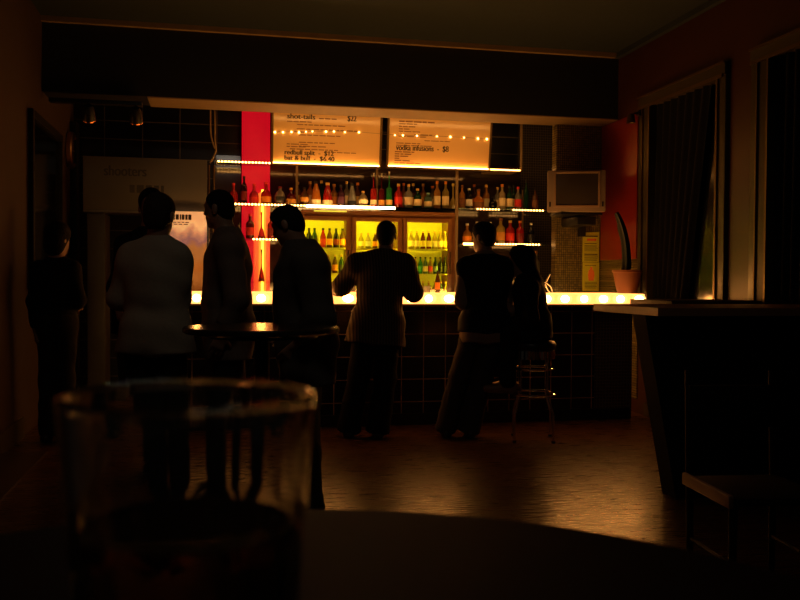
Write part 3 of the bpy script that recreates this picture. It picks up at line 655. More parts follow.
q = MB().lathe([(0, 0), (rr_*.92, 0), (rr_, .012), (rr_, .05), (rr_*.94, .065), (rr_*.88, .05), (rr_*.88, .04), (0, .04)], n=40); bmesh.ops.rotate(q.b, verts=q.b.verts, matrix=Matrix.Rotation(PI/2, 3, 'Y')); q.build('clock_rim', mat('satin_copper_rim', (.70, .40, .22), .32, metal=1), ck)
q = MB().lathe([(0, .043), (rr_*.87, .043), (rr_*.87, .040), (0, .040)], n=40); bmesh.ops.rotate(q.b, verts=q.b.verts, matrix=Matrix.Rotation(PI/2, 3, 'Y')); q.build('clock_face', 'print', ck)
q = MB(); q.box((.045, -.005, -.01), (.047, .005, rr_*.55)); q.box((.047, -.01, -.004), (.049, rr_*.7, .004)); q.build('clock_hands', 'cream', ck)
a, b = at(43, 99, 8.2), at(142, 98, 8.2)
tr = MB().box((a.x+.05, 8.18, a.z-.02), (b.x, 8.27, a.z+.015), .004).build('light_track', 'blackmetal'); tag(tr, 'black lighting track along the lower beam edge, upper left', 'light track')
tzb = a.z-.02
for px, lab in ((89, 'round unlit spotlight nearer the left wall, hanging from the track'), (136, 'round unlit spotlight at the right end of the track')):
    p = at(px, 110, 8.2)
    sp = thing('spotlight', lab, 'spotlight', (p.x, 8.2, tzb+.01), 0, 'track spotlights')
    MB().tube([(0, 0, .022), (0, 0, -.06)], .012).build('stem', 'blackmetal', sp)
    q = MB().lathe([(0, .09), (.035, .085), (.05, .05), (.058, -.05), (.054, -.05), (.045, 0), (0, .01)], n=24)
    bmesh.ops.rotate(q.b, verts=q.b.verts, matrix=Matrix.Rotation(math.radians(35), 3, 'X')); bmesh.ops.translate(q.b, verts=q.b.verts, vec=(0, 0, -.11)); q.build('lamp_head', 'blackmetal', sp)
    q = MB().lathe([(.058, -.045), (.06, -.045), (.06, -.055), (.05, -.055), (.05, -.045)], n=24)
    bmesh.ops.rotate(q.b, verts=q.b.verts, matrix=Matrix.Rotation(math.radians(35), 3, 'X')); bmesh.ops.translate(q.b, verts=q.b.verts, vec=(0, 0, -.11)); q.build('rim', mat('copper_rim', (.6, .22, .08), .25, metal=1), sp)

# ------------------------------------------------------------------ television on the pillar
a, b = at(547.5, 211, 8.1), at(605, 171, 8.1)
TW, TH = b.x-a.x, b.z-a.z
TW = 58*8.55/FPX
tv = thing('television', 'silver boxy tube television on a bracket high on the mosaic pillar', 'television', ((a.x+b.x)/2, 8.1, a.z), math.radians(-21))
MB().box((-TW/2, 0, 0), (TW/2, .10, TH), .018).build('casing_front', 'silver', tv)
q = MB(); q.box((-TW/2+.03, .10, .02), (TW/2-.03, .26, TH-.02), .02); q.box((-TW/2+.10, .26, .06), (TW/2-.10, .36, TH-.07), .03); q.build('casing_back', 'blackmetal', tv)
sw0, sw1, sh0, sh1 = -TW/2+.085, TW/2-.075, .065, TH-.035
q = MB(); N = 14
vv = [[q.b.verts.new((sw0+(sw1-sw0)*i/N, -.004-.012*(1-((i/N-.5)*2)**2)*(1-((j/N-.5)*2)**2), sh0+(sh1-sh0)*j/N)) for i in range(N+1)] for j in range(N+1)]
for j in range(N):
    for i in range(N): q.b.faces.new((vv[j][i], vv[j][i+1], vv[j+1][i+1], vv[j+1][i]))
q.build('screen', 'screen', tv)
q = MB(); t = .022
q.box((sw0-t, -.012, sh0-t), (sw0, .002, sh1+t), .004); q.box((sw1, -.012, sh0-t), (sw1+t, .002, sh1+t), .004); q.box((sw0, -.012, sh0-t), (sw1, .002, sh0), .004); q.box((sw0, -.012, sh1), (sw1, .002, sh1+t), .004)
q.build('bezel', mat('bronze_plastic', (.30, .19, .11), .4), tv)
for sx in (-1, 1): MB().box((sx*(TW/2-.028)-.008, -.004, .05), (sx*(TW/2-.028)+.008, .002, .10), .002).build('speaker_slot', 'black', tv)
br = thing('wall_bracket', 'black television bracket arm on the mosaic pillar', 'bracket', ((a.x+b.x)/2+.14, 8.62, a.z))
MB().box((-.28, -.48, -.025), (.16, -.18, 0), .004).build('tray', 'blackmetal', br)
MB().box((-.09, -.44, -.12), (.11, -.02, -.04), .008).build('arm', 'blackmetal', br)
MB().box((.10, -.06, -.22), (.17, 0, .03), .004).build('wall_plate', 'blackmetal', br)
# flyers on the pillar
def flyer(label, p0, p1, kind):
    yy = 8.615; a, b = at(*p0, yy), at(*p1, yy); o = thing('flyer', label, 'flyer', ((a.x+b.x)/2, yy, a.z), 0, 'yellow flyers on the pillar')
    w_, h_ = (b.x-a.x)/2, b.z-a.z
    q = MB(); n = 8; V = [[q.b.verts.new((-w_+2*w_*i/n, -.008-.006*math.sin(i/n*PI)-(.012 if (kind and j == n and i < 2) else 0), h_*j/n+(.012*(i/n) if (kind and j == n) else 0))) for i in range(n+1)] for j in range(n+1)]
    for j in range(n):
        for i in range(n): q.b.faces.new((V[j][i], V[j][i+1], V[j+1][i+1], V[j+1][i]))
    bmesh.ops.solidify(q.b, geom=q.b.faces[:], thickness=.002); q.build('sheet', 'paper', o)
    q = MB()
    if kind:
        for z0, z1, hh_ in ((.86, .90, 1), (.62, .64, 1), (.54, .56, 1), (.50, .51, 1), (.46, .47, 1), (.42, .43, 1), (.38, .39, 1), (.25, .28, 1), (.20, .22, 1), (.13, .15, 1), (.06, .08, 1)): q.box((-w_*.8, -.0175, h_*z0), (w_*random.uniform(.6, .82), -.015, h_*z1))
        q.build('small_print', 'print', o)
        MB().box((-w_*.5, -.0175, h_*.72), (w_*.6, -.015, h_*.80)).build('headline_print', 'orangeprint', o)
    else:
        for z0 in (.10, .15, .20, .25, .30, .88): q.box((-w_*.75, -.0175, h_*z0), (w_*random.uniform(.5, .75), -.015, h_*(z0+.016)))
        q.build('small_print', 'print', o)
        q = MB(); c_ = (.02*0, -.0165, 0)
        pts = [(-.028, .36), (.028, .36), (.036, .55), (.030, .70), (.012, .77), (.012, .84), (-.012, .84), (-.012, .77), (-.030, .70), (-.036, .55)]
        q.prism([(x_, -.0175, z_*h_) for x_, z_ in pts], (0, .002, 0)); q.build('bottle_picture', 'orangeprint', o)
    return o
flyer('upper yellow flyer covered in text, taped to the mosaic pillar', (582, 262), (599, 233), True)
flyer('lower yellow flyer with an orange bottle picture, above the bar', (582, 291), (599, 262.5), False)

# ------------------------------------------------------------------ potted cactus on the end of the bar
py_ = 7.62; p = at(627, 293.5, py_)
s = mpp(py_)*.96
pot = thing('potted_cactus', 'terracotta pot with dark curved cactus on the right end of the bar', 'plant', (p.x, py_, zt))
MB().lathe([(0, 0), (10*s, 0), (12.5*s, 8*s), (14.5*s, 18*s), (15.3*s, 22.5*s), (16.3*s, 23*s), (16.3*s, 25.5*s), (14.6*s, 25.5*s), (14*s, 21*s), (0, 21*s)], n=36).build('pot', 'terracotta', pot)
MB().lathe([(0, 22*s), (13.8*s, 21.6*s), (13.5*s, 20*s), (0, 20*s)], n=24).build('soil', 'soil', pot)
def stem(pts, rads, name='cactus_stem', ridges=5):
    q = MB(); pts = [Vector(v) for v in pts]; rings = []; n = 20
    for i, p_ in enumerate(pts):
        t = (pts[min(i+1, len(pts)-1)]-pts[max(i-1, 0)]).normalized(); u = t.cross(Vector((0, 1, 0))).normalized(); v = t.cross(u)
        rings.append([q.b.verts.new(p_+(u*math.cos(2*PI*k/n)+v*math.sin(2*PI*k/n))*rads[i]*(1+.16*math.cos(ridges*2*PI*k/n))) for k in range(n)])
    for r0, r1 in zip(rings, rings[1:]):
        for k in range(n): q.b.faces.new((r0[k], r0[(k+1) % n], r1[(k+1) % n], r1[k]))
    q.b.faces.new(rings[0][::-1]); q.b.faces.new(rings[-1]); return q.build(name, 'cactus', pot)
sp = smooth_pts([(-2*s, 0, 21*s), (-1.5*s, 0, 40*s), (-4*s, 0, 60*s), (-9*s, 0, 77*s), (-14*s, 0, 88*s)], 6)
stem(sp, [4.6*s*(1-.55*(i/(len(sp)-1))**2.5) for i in range(len(sp))])
sp = smooth_pts([(1*s, .03, 21*s), (3*s, .04, 36*s), (-1*s, .05, 55*s), (-6*s, .06, 70*s), (-8*s, .06, 80*s)], 6)
stem(sp, [3.2*s*(1-.6*(i/(len(sp)-1))**2.5) for i in range(len(sp))])
# small wall spot in the window corner
p = wx(643, 113, XR)
ws = thing('wall_spotlight', 'small brass spotlight at the top corner of the curtained window', 'spotlight', (XR-.045, p.y, p.z))
MB().box((-.008, -.03, -.03), (.01, .03, .03), .004).build('mount', 'blackmetal', ws)
MB().tube([(0, 0, 0), (-.05, 0, -.01), (-.075, 0, -.03)], .008).build('arm', 'blackmetal', ws)
q = MB().lathe([(0, .05), (.03, .045), (.045, -.04), (.038, -.04), (0, .02)], n=20); bmesh.ops.translate(q.b, verts=q.b.verts, vec=(-.08, 0, -.06)); q.build('lamp_head', 'brass', ws)

# ------------------------------------------------------------------ right-hand drinking counter and plank
ca = dep(658, 308, 4.9); cz = ca.z
cb_ = wx(594.5, 306, ca.x)
cy0, cy1 = ca.y, 5.35
dc = thing('drinking_counter', 'black bar-height drinking counter with a brown wooden top edge, right side', 'counter', (ca.x+.7, (cy0+cy1)/2, 0))
l = dc.location
MB().prism([(ca.x-l.x, cy0-l.y, cz-.046), (XR-.03-l.x, cy0-l.y, cz-.046), (XR-.03-l.x, cy1-l.y, cz-.046), (ca.x-l.x, cy1-l.y, cz-.046)], (0, 0, .046)).build('wooden_top', 'counterwood', dc)
bt = dep(644, 316, 5.05).x; bb_ = dep(681, 500, 5.05).x
MB().prism([(bt-l.x, cy0+.14-l.y, cz-.047), (XR-.1-l.x, cy0+.14-l.y, cz-.047), (XR-.1-l.x, cy0+.14-l.y, 0), (bb_-l.x, cy0+.14-l.y, 0)], (0, .16, 0)).build('counter_base', 'black', dc)
a, b = at(630, 299, 6.4), at(630, 305.5, 6.4); lx = a.x
o = MB().box((lx, wx(672, 302, lx).y, b.z), (XR-.05, 6.4, a.z), .004).build('wooden_ledge', mat('dark_brown_ledge_wood', (.06, .027, .012), .6, spec=.2, scale=7, var=.3)); tag(o, 'short brown wooden ledge on the right wall at the end of the bar', 'ledge')

# dark chair below the counter
M['chairwood'] = mat('near_black_wood', (.012, .007, .004), .6, spec=.2)
ch = thing('dining_chair', 'dark wooden chair in the shadow under the right counter', 'chair', (dep(683, 585, 3.65).x+.19, dep(683, 585, 3.65).y-.2, 0), -.1)
MB().box((-.2, -.21, .43), (.2, .19, .462), .012).build('seat', 'chairwood', ch)
for sx in (-1, 1):
    MB().tube([(sx*.18, -.18, .435), (sx*.19, -.20, 0)], [.018, .014], 10).build('leg', 'chairwood', ch)
    MB().tube([(sx*.18, .18, 0), (sx*.185, .185, .45), (sx*.185, .215, .90)], [.014, .017, .013], 10).build('leg', 'chairwood', ch)
MB().box((-.19, .185, .66), (.19, .205, .84), .006).build('backrest', 'chairwood', ch)
MB().box((-.215, -.215, .425), (-.195, .195, .475), .006).build('seat_edge', 'counterwood', ch)
MB().tube([(-.18, -.19, .2), (-.18, .18, .2)], .01, 8).build('stretcher', 'chairwood', ch)
MB().tube([(.18, -.19, .2), (.18, .18, .2)], .01, 8).build('stretcher', 'chairwood', ch)

# ------------------------------------------------------------------ round bar table
tc_ = dep(262, 326.5, 4.1); TR = 155*4.1/FPX/2; TZ = tc_.z
rt = thing('bar_table', 'round dark bar-height table with a glossy top, left of centre', 'table', (tc_.x, tc_.y, 0))
MB().lathe([(0, TZ-.03), (TR-.012, TZ-.03), (TR, TZ-.022), (TR, TZ-.006), (TR-.006, TZ), (0, TZ)], n=64).build('tabletop', mat('glossy_black_top', (.02, .012, .008), .2, spec=.7), rt)
MB().lathe([(TR*.72, TZ-.031), (TR*.72, TZ-.05), (0, TZ-.05)], n=40).build('top_support', 'blackmetal', rt)
MB().tube([(0, 0, .02), (0, 0, TZ-.04)], .035, 20).build('column', 'blackmetal', rt)
MB().lathe([(0, 0), (.22, 0), (.22, .012), (.06, .04), (.04, .06), (0, .06)], n=40).build('base', 'blackmetal', rt)

# ------------------------------------------------------------------ foreground table and glass
fc = EYE+_R*(-.045)+_F*.235
FZ = 1.13
ft = thing('bar_table', 'dark round table top close to the camera under the glass tumbler', 'table', (fc.x, fc.y, 0))
MB().lathe([(0, FZ-.028), (.285, FZ-.028), (.30, FZ-.02), (.30, FZ-.006), (.294, FZ), (0, FZ)], n=72).build('tabletop', mat('worn_brown_top', (.018, .010, .006), .55, spec=.08, scale=20), ft)
MB().tube([(0, 0, .02), (0, 0, FZ-.03)], .03, 20).build('column', 'blackmetal', ft)
MB().lathe([(0, 0), (.2, 0), (.2, .012), (.05, .04), (.03, .06), (0, .06)], n=40).build('base', 'blackmetal', ft)
gm = bpy.data.materials.new('thick_clear_glass'); gm.use_nodes = True; gb = gm.node_tree.nodes['Principled BSDF']
gb.inputs['Transmission Weight'].default_value = 1; gb.inputs['Roughness'].default_value = .0; gb.inputs['IOR'].default_value = 1.5; gb.inputs['Base Color'].default_value = (.93, .93, .9, 1)
lm = bpy.data.materials.new('dark_drink'); lm.use_nodes = True; lb_ = lm.node_tree.nodes['Principled BSDF']
lb_.inputs['Transmission Weight'].default_value = .95; lb_.inputs['Roughness'].default_value = .0; lb_.inputs['IOR'].default_value = 1.33; lb_.inputs['Base Color'].default_value = (.55, .26, .12, 1)
gp = dep(189, 392, .287); GH = gp.z-FZ
R1, R0 = 254*.285/FPX/2, .0335
gl = thing('glass_tumbler', 'large out-of-focus faceted glass tumbler in the near left foreground', 'glass', (gp.x, gp.y, FZ))
def facet(r, z, a):
    if z > GH*.60 or z < .002: return r
    k = 9; seg = 2*PI/k; b_ = (a % seg)-seg/2
    f = min(1, max(0, (GH*.60-z)/(.012)))
    arch = max(0, min(1, f*(1.6-1.2*abs(b_)/(seg/2))))
    flat = r*math.cos(seg/2)/math.cos(b_)
    return r+(flat-r)*arch
def Rz(z): return R0+(R1-R0)*(z/GH)**.9
outer = [(0, 0), (R0*.9, 0)]+[(Rz(GH*k/40), GH*k/40) for k in range(1, 40)]+[(R1-.0019+.0019*math.cos(math.radians(a_)), GH-.0019+.0019*math.sin(math.radians(a_))) for a_ in range(0, 181, 20)]
TH_ = .0036
inner = [(Rz(GH*k/40)-TH_, GH*k/40) for k in range(39, 4, -1)]+[(Rz(GH*.10)-TH_-.006, GH*.105), (0, GH*.10)]
MB().lathe(outer+inner, n=108, fn=lambda r, z, a: facet(r, z, a)).build('glass_wall', gm, gl)
LV = .060
MB().lathe([(0, GH*.103), (Rz(GH*.10)-TH_-.007, GH*.108)]+[(Rz(GH*k/40)-TH_-.0006, GH*k/40) for k in range(6, int(LV/GH*40))]+[(Rz(LV)-TH_-.0006, LV), (0, LV)], n=108, fn=lambda r, z, a: facet(r, z, a)).build('drink', lm, gl)

# ------------------------------------------------------------------ people: one continuous body each, grown from a distance field
def vn(v): v = np.asarray(v, float); return v/np.linalg.norm(v)
class Field:
    def __init__(s, lo, hi, h):
        s.h = h; s.lo = np.asarray(lo, float); s.n = np.ceil((np.asarray(hi, float)-s.lo)/h).astype(int)+1
        s.F = np.full(s.n, 1.0, np.float32)
    def _sub(s, lo, hi):
        a = np.clip(np.floor((np.asarray(lo)-s.lo)/s.h).astype(int), 0, s.n-1); b = np.clip(np.ceil((np.asarray(hi)-s.lo)/s.h).astype(int)+1, 1, s.n)
        ax = [s.lo[i]+s.h*np.arange(a[i], b[i]) for i in range(3)]
        return (slice(a[0], b[0]), slice(a[1], b[1]), slice(a[2], b[2])), np.meshgrid(*ax, indexing='ij')
    def put(s, sl, d, k):
        f = s.F[sl]; d = d.astype(np.float32)
        if k > 0:
            hh = np.maximum(k-np.abs(f-d), 0)/k; s.F[sl] = np.minimum(f, d)-hh*hh*k*.25
        else: s.F[sl] = np.minimum(f, d)
    def cone(s, a, b, ra, rb, k=.03, cuts=(), wob=None):
        a = np.asarray(a, float); b = np.asarray(b, float); m = max(ra, rb)+k+3*s.h
        sl, (X, Y, Z) = s._sub(np.minimum(a, b)-m, np.maximum(a, b)+m)
        ab = b-a; L2 = max(ab@ab, 1e-9)
        t = np.clip(((X-a[0])*ab[0]+(Y-a[1])*ab[1]+(Z-a[2])*ab[2])/L2, 0, 1)
        d = np.sqrt((X-a[0]-t*ab[0])**2+(Y-a[1]-t*ab[1])**2+(Z-a[2]-t*ab[2])**2)-(ra+(rb-ra)*t)
        s._fin(sl, d, X, Y, Z, k, cuts, wob)
    def ell(s, c, r, R, k=.03, cuts=(), wob=None):   # R: 3 unit axes as rows
        c = np.asarray(c, float); r = np.asarray(r, float); m = max(r)+k+3*s.h
        sl, (X, Y, Z) = s._sub(c-m, c+m); P = (X-c[0], Y-c[1], Z-c[2])
        q = [(P[0]*R[i][0]+P[1]*R[i][1]+P[2]*R[i][2]) for i in range(3)]
        k0 = np.sqrt(sum((q[i]/r[i])**2 for i in range(3))); k1 = np.sqrt(sum((q[i]/r[i]**2)**2 for i in range(3)))+1e-9
        s._fin(sl, k0*(k0-1)/k1, X, Y, Z, k, cuts, wob)
    def _fin(s, sl, d, X, Y, Z, k, cuts, wob):
        if wob: d = d+wob*(np.sin(X*31+Z*17)+np.sin(Y*37-Z*23+1.3)+np.sin(Z*41+X*13+Y*19))/3
        for p, n in cuts: d = np.maximum(d, (X-p[0])*n[0]+(Y-p[1])*n[1]+(Z-p[2])*n[2])   # keeps the side against n
        s.put(sl, d, k)
    def carve(s, p, n):
        X, Y, Z = np.meshgrid(*[s.lo[i]+s.h*np.arange(s.n[i]) for i in range(3)], indexing='ij', sparse=True)
        s.F = np.maximum(s.F, ((X-p[0])*n[0]+(Y-p[1])*n[1]+(Z-p[2])*n[2]).astype(np.float32))
    def mesh(s):
        F = np.pad(s.F, 1, constant_values=1.0); n = np.array(F.shape); S = F < 0
        c = np.zeros(n-1, np.int8)
        offs = [(i, j, k) for i in (0, 1) for j in (0, 1) for k in (0, 1)]
        for o in offs: c += S[o[0]:n[0]-1+o[0], o[1]:n[1]-1+o[1], o[2]:n[2]-1+o[2]]
        act = (c > 0) & (c < 8); ijk = np.argwhere(act); idx = np.full(act.shape, -1, np.int32); idx[act] = np.arange(len(ijk))
        pos = np.zeros((len(ijk), 3)); cnt = np.zeros(len(ijk))
        for o in offs:
            for ax in range(3):
                if o[ax]: continue
                q = list(o); q[ax] = 1
                fa = F[ijk[:, 0]+o[0], ijk[:, 1]+o[1], ijk[:, 2]+o[2]]; fb = F[ijk[:, 0]+q[0], ijk[:, 1]+q[1], ijk[:, 2]+q[2]]
                mk = (fa < 0) != (fb < 0); t = np.where(mk, fa/np.where(mk, fa-fb, 1), 0)
                p = np.tile(np.array(o, float), (len(ijk), 1)); p[:, ax] += t
                pos += p*mk[:, None]; cnt += mk
        V = (ijk+pos/cnt[:, None]-1)*s.h+s.lo
        quads = []
        for ax in range(3):
            b, d = (ax+1) % 3, (ax+2) % 3
            lo = [slice(None)]*3; hi = [slice(None)]*3; lo[ax] = slice(0, -1); hi[ax] = slice(1, None)
            ch = S[tuple(lo)] != S[tuple(hi)]; e = np.argwhere(ch)
            e = e[(e[:, b] > 0) & (e[:, d] > 0) & (e[:, b] < n[b]-1) & (e[:, d] < n[d]-1)]
            sg = S[e[:, 0], e[:, 1], e[:, 2]]
            def at_(db, dd): q = e.copy(); q[:, b] += db; q[:, d] += dd; return idx[q[:, 0], q[:, 1], q[:, 2]]
            Q = np.stack([at_(-1, -1), at_(0, -1), at_(0, 0), at_(-1, 0)], 1); Q[~sg] = Q[~sg][:, ::-1]; quads.append(Q)
        return V, np.concatenate(quads)
def np_mesh(name, V, Q, mats, mi=None, parent=None, sm=1):
    V = V.astype(np.float64)
    for _ in range(sm):                                # a light smoothing pass
        acc = np.zeros_like(V); cn = np.zeros(len(V))
        for a_ in range(4):
            for b_ in (1, 3):
                np.add.at(acc, Q[:, a_], V[Q[:, (a_+b_) % 4]]); np.add.at(cn, Q[:, a_], 1)
        V = V*.5+.5*acc/np.maximum(cn, 1)[:, None]
    me = bpy.data.meshes.new(name); me.vertices.add(len(V)); me.vertices.foreach_set('co', V.astype(np.float32).ravel())
    me.loops.add(4*len(Q)); me.loops.foreach_set('vertex_index', Q.ravel().astype(np.int32))
    me.polygons.add(len(Q)); me.polygons.foreach_set('loop_start', np.arange(0, 4*len(Q), 4, dtype=np.int32))
    me.polygons.foreach_set('use_smooth', np.ones(len(Q), bool))
    for m in mats: me.materials.append(m)
    if mi is not None: me.polygons.foreach_set('material_index', mi.astype(np.int32))
    me.update(); me.validate()
    o = bpy.data.objects.new(name, me); C.objects.link(o)
    if parent: o.parent = parent
    return o
PM = {'skin': mat('skin', (.30, .155, .09), .5, scale=30, var=.06), 'lips': mat('lips', (.35, .10, .08), .4), 'eye': mat('eye', (.03, .02, .015), .15),
      'hairdark': mat('dark_hair', (.010, .007, .005), .75, spec=.12, scale=70, var=.5, bump=.8), 'hairbrown': mat('brown_hair', (.03, .018, .010), .75, spec=.12, scale=70, var=.5, bump=.8)}
def cloth_mat(name, col, rough=.9): return mat(name, col, rough, spec=.15, scale=60, var=.12, bump=.15)

def person(label, J, face, look, wear, hair='short', hairm='hairdark', slim=1.0, hand_l=None, hand_r=None, HS=1.0, seated=False, group=None):
    """J: joints in metres; face / look: where the chest and the head point; wear: garments."""
    J = {k: np.array(v, float) for k, v in J.items()}
    mh = (J['hl']+J['hr'])/2; up = vn(J['neck']-mh); side = vn(J['sr']-J['sl']); side = vn(side-up*(side@up)); fwd = vn(np.cross(up, side))
    if fwd @ np.array(face, float) < 0: fwd = -fwd
    L_ = np.linalg.norm(J['neck']-mh); RT = np.array([side, fwd, up])
    allp = np.array(list(J.values())); lo = allp.min(0)-.30; hi = allp.max(0)+.30; lo[2] = max(lo[2], -.02); lo[2] = min(lo[2], -.02)
    look = vn(look); hu = np.array([0, 0, 1.0]); hs = vn(np.cross(look, hu)); hu = vn(np.cross(hs, look)); HR = np.array([hs, look, hu]); H = J['head']
    hp = lambda s_, f_, u_: H+(hs*s_+look*f_+hu*u_)*HS
    side_w = slim
    def torso(F, g, k=.04, cuts=(), wob=None, belly=0):
        F.cone(J['sl']-up*.015, J['sr']-up*.015, .056+g, .056+g, k, cuts, wob)
        F.cone(J['neck']-up*.005, J['sl'], .050+g*.8, .046+g, k, cuts, wob); F.cone(J['neck']-up*.005, J['sr'], .050+g*.8, .046+g, k, cuts, wob)
        F.ell(mh+up*L_*.66+fwd*.005, (.172*side_w+g, .118+g, .19+g), RT, k, cuts, wob)
        F.ell(mh+up*L_*.34+fwd*.01, (.150*side_w+g, .108+g+belly, .17+g), RT, k, cuts, wob)
        F.ell(mh+up*.03, (.165*side_w+g, .120+g+belly*.5, .13+g), RT, k, cuts, wob)
    def arm(F, s, g, k=.03, cuts=(), wob=None, to=1.0):
        S_, E_, W_ = J['s'+s], J['e'+s], J['w'+s]
        F.cone(S_, E_, .053+g, .041+g, k, cuts, wob)
        if to > 0: F.cone(E_, E_+(W_-E_)*to, .042+g, .030+g+(.012 if g > 0 else 0)*(1-to), k, cuts, wob)
    def leg(F, s, g, k=.03, cuts=(), wob=None, loose=0):
        A, K, N = J['h'+s], J['k'+s], J['a'+s]
        F.cone(A, K, .088*(.5+.5*slim)+g, .056+g+loose*.5, k, cuts, wob); F.cone(K, N, .056+g+loose*.5, .037+g+loose, k, cuts, wob)
        F.cone(K+(N-K)*.15, K+(N-K)*.5, .052+g, .055+g, k, cuts, wob)
    # ---- the body
    F = Field(lo, hi, .0062)
    torso(F, 0)
    for s in 'lr': arm(F, s, 0); leg(F, s, 0)
    F.cone(J['neck']-up*.05, H-hu*.05-look*.015, .060, .056, .03)
    F.ell(hp(0, -.005, .035), np.array((.074, .096, .088))*HS, HR, .01); F.ell(hp(0, .028, -.045), np.array((.056, .066, .068))*HS, HR, .03)
    F.cone(hp(0, .066, -.098), hp(0, .070, -.096), .020*HS, .018*HS, .03)
    F.cone(hp(0, .090, .018), hp(0, .106, -.022), .009*HS, .0125*HS, .015)
    F.cone(hp(-.034, .080, .030), hp(.034, .080, .030), .012*HS, .012*HS, .015)
    for q in (-1, 1):
        F.ell(hp(q*.077, -.012, -.005), (.010, .020, .032), HR, .008); F.ell(hp(q*.031, .078, .008), (.0125, .011, .0115), HR, .004)
        F.cone(hp(q*.013, .086, -.052), hp(0, .092, -.051), .007, .009, .008)
    def hand(s, d, nrm, curl):
        W_ = J['w'+s]; d = vn(d); nrm = np.array(nrm, float); nrm = vn(nrm-d*(nrm@d)); ss = vn(np.cross(d, nrm))*(1 if s == 'l' else -1)
        F.cone(J['e'+s]+(W_-J['e'+s])*.85, W_+d*.02, .029, .026, .02)
        for q in (-.026, -.009, .009, .026): F.cone(W_+d*.018+ss*q*.6, W_+d*.082+ss*q, .017, .0135, .012)
        for i, (q, l_) in enumerate(((.031, .068), (.0105, .076), (-.0105, .070), (-.031, .054))):
            b0 = W_+d*.088+ss*q; d1 = vn(d*math.cos(curl)+nrm*math.sin(curl)+ss*q*1.6); d2 = vn(d*math.cos(curl*2.2)+nrm*math.sin(curl*2.2)+ss*q*1.2)
            F.cone(b0, b0+d1*l_*.52, .0095, .0088, .004); F.cone(b0+d1*l_*.52, b0+d1*l_*.52+d2*l_*.5, .0087, .0072, .004)
        t0 = W_+d*.03+ss*.03; t1 = t0+vn(d*.55+ss*.75+nrm*.35)*.042; F.cone(t0, t1, .0135, .011, .01); F.cone(t1, t1+vn(d*.85+ss*.2+nrm*.5)*.032, .0105, .0085, .004)
    for s, hd in (('l', hand_l), ('r', hand_r)):
        d0 = J['w'+s]-J['e'+s]
        hd = hd or {}
        hand(s, hd.get('d', d0), hd.get('n', -side if s == 'r' else side), hd.get('curl', .35))
    for s in 'lr':
        t = vn(J.get('t'+s, fwd)); A = J['a'+s]
        F.cone(A, A+t*.05-np.array([0, 0, .045]), .037, .032, .02); F.cone(A+t*.05-np.array([0, 0, .045]), A+t*.15-np.array([0, 0, .055]), .034, .024, .02); F.cone(A, A-t*.04-np.array([0, 0, .045]), .034, .03, .02)
    V, Q = F.mesh(); cen = V[Q].mean(1); mi = np.zeros(len(Q), int)
    for q in (-1, 1): mi[np.linalg.norm(cen-hp(q*.031, .088, .008), axis=1) < .0085] = 1
    lq = (cen-hp(0, .095, -.052)); mi[(np.abs(lq@hs) < .022) & (np.abs(lq@hu) < .008) & (np.abs(lq@look) < .03)] = 2
    body = np_mesh('person', V, Q, [PM['skin'], PM['eye'], PM['lips']], mi); tag(body, label, 'person', group)
    # ---- clothing
    for g in wear:
        kind = g['kind']
        G = Field(lo, hi, .0075)
        if kind in ('shirt', 'jacket', 'top', 'vest'):
            hem = g.get('hem', -.12); ex = g.get('ex', .018); nk = J['neck']+up*g.get('neckline', .035)
            low = mh+up*hem
            G2c = [(low, -up), (nk, up)]
            torso(G, ex, .05, G2c, g.get('wob', .006), g.get('belly', 0))
            if hem < -.02:
                for q in (-1, 1): G.cone(mh+up*.05+side*q*.06, low+side*q*(.075+g.get('flare', 0))-up*.06, .118+ex, .112+ex, .05, G2c, .008)
            if kind != 'vest':
                for s in 'lr':
                    S_, E_, W_ = J['s'+s], J['e'+s], J['w'+s]; sl_ = g.get('sleeve', 1.75)
                    if sl_ <= 1: cut = S_+(E_-S_)*sl_; n_ = vn(E_-S_); G.cone(S_, E_, .055+ex, .050+ex, .03, [(cut, n_)], .005)
                    else:
                        G.cone(S_, E_, .053+ex, .043+ex, .03, (), .007); cut = E_+(W_-E_)*(sl_-1); n_ = vn(W_-E_); G.cone(E_, W_, .043+ex, .034+ex, .03, [(cut, n_)], .006)
            if g.get('collar'): G.cone(J['neck']-up*.012, J['neck']+up*.030, .068, .066, .015, [(J['neck']+up*.032, up)])
        elif kind in ('trousers', 'jeans'):
            wa = mh+up*g.get('waist', .10)
            ex = .012
            G.ell(mh+up*.02, (.170*side_w+ex, .125+ex, .16), RT, .05, [(wa, up)])
            for s in 'lr':
                N, K = J['a'+s], J['k'+s]; n_ = vn(N-K); cut = N+n_*.035
                leg(G, s, ex, .03, [(cut, n_), (wa, up)], .005, g.get('loose', .02)); G.cone(K+(N-K)*.5, N+n_*.06, .060+g.get('loose', .02)*.6, .052+g.get('loose', .02), .03, [(cut, n_)], .004)
        elif kind == 'skirt': pass
        V, Q = G.mesh(); np_mesh(kind if kind != 'top' else 'long_sleeved_top', V, Q, [g['mat']], None, body, 2)
        if g.get('open'): pass
    # ---- shoes
    sm_ = next((g['shoe'] for g in wear if 'shoe' in g), PM['hairdark'])
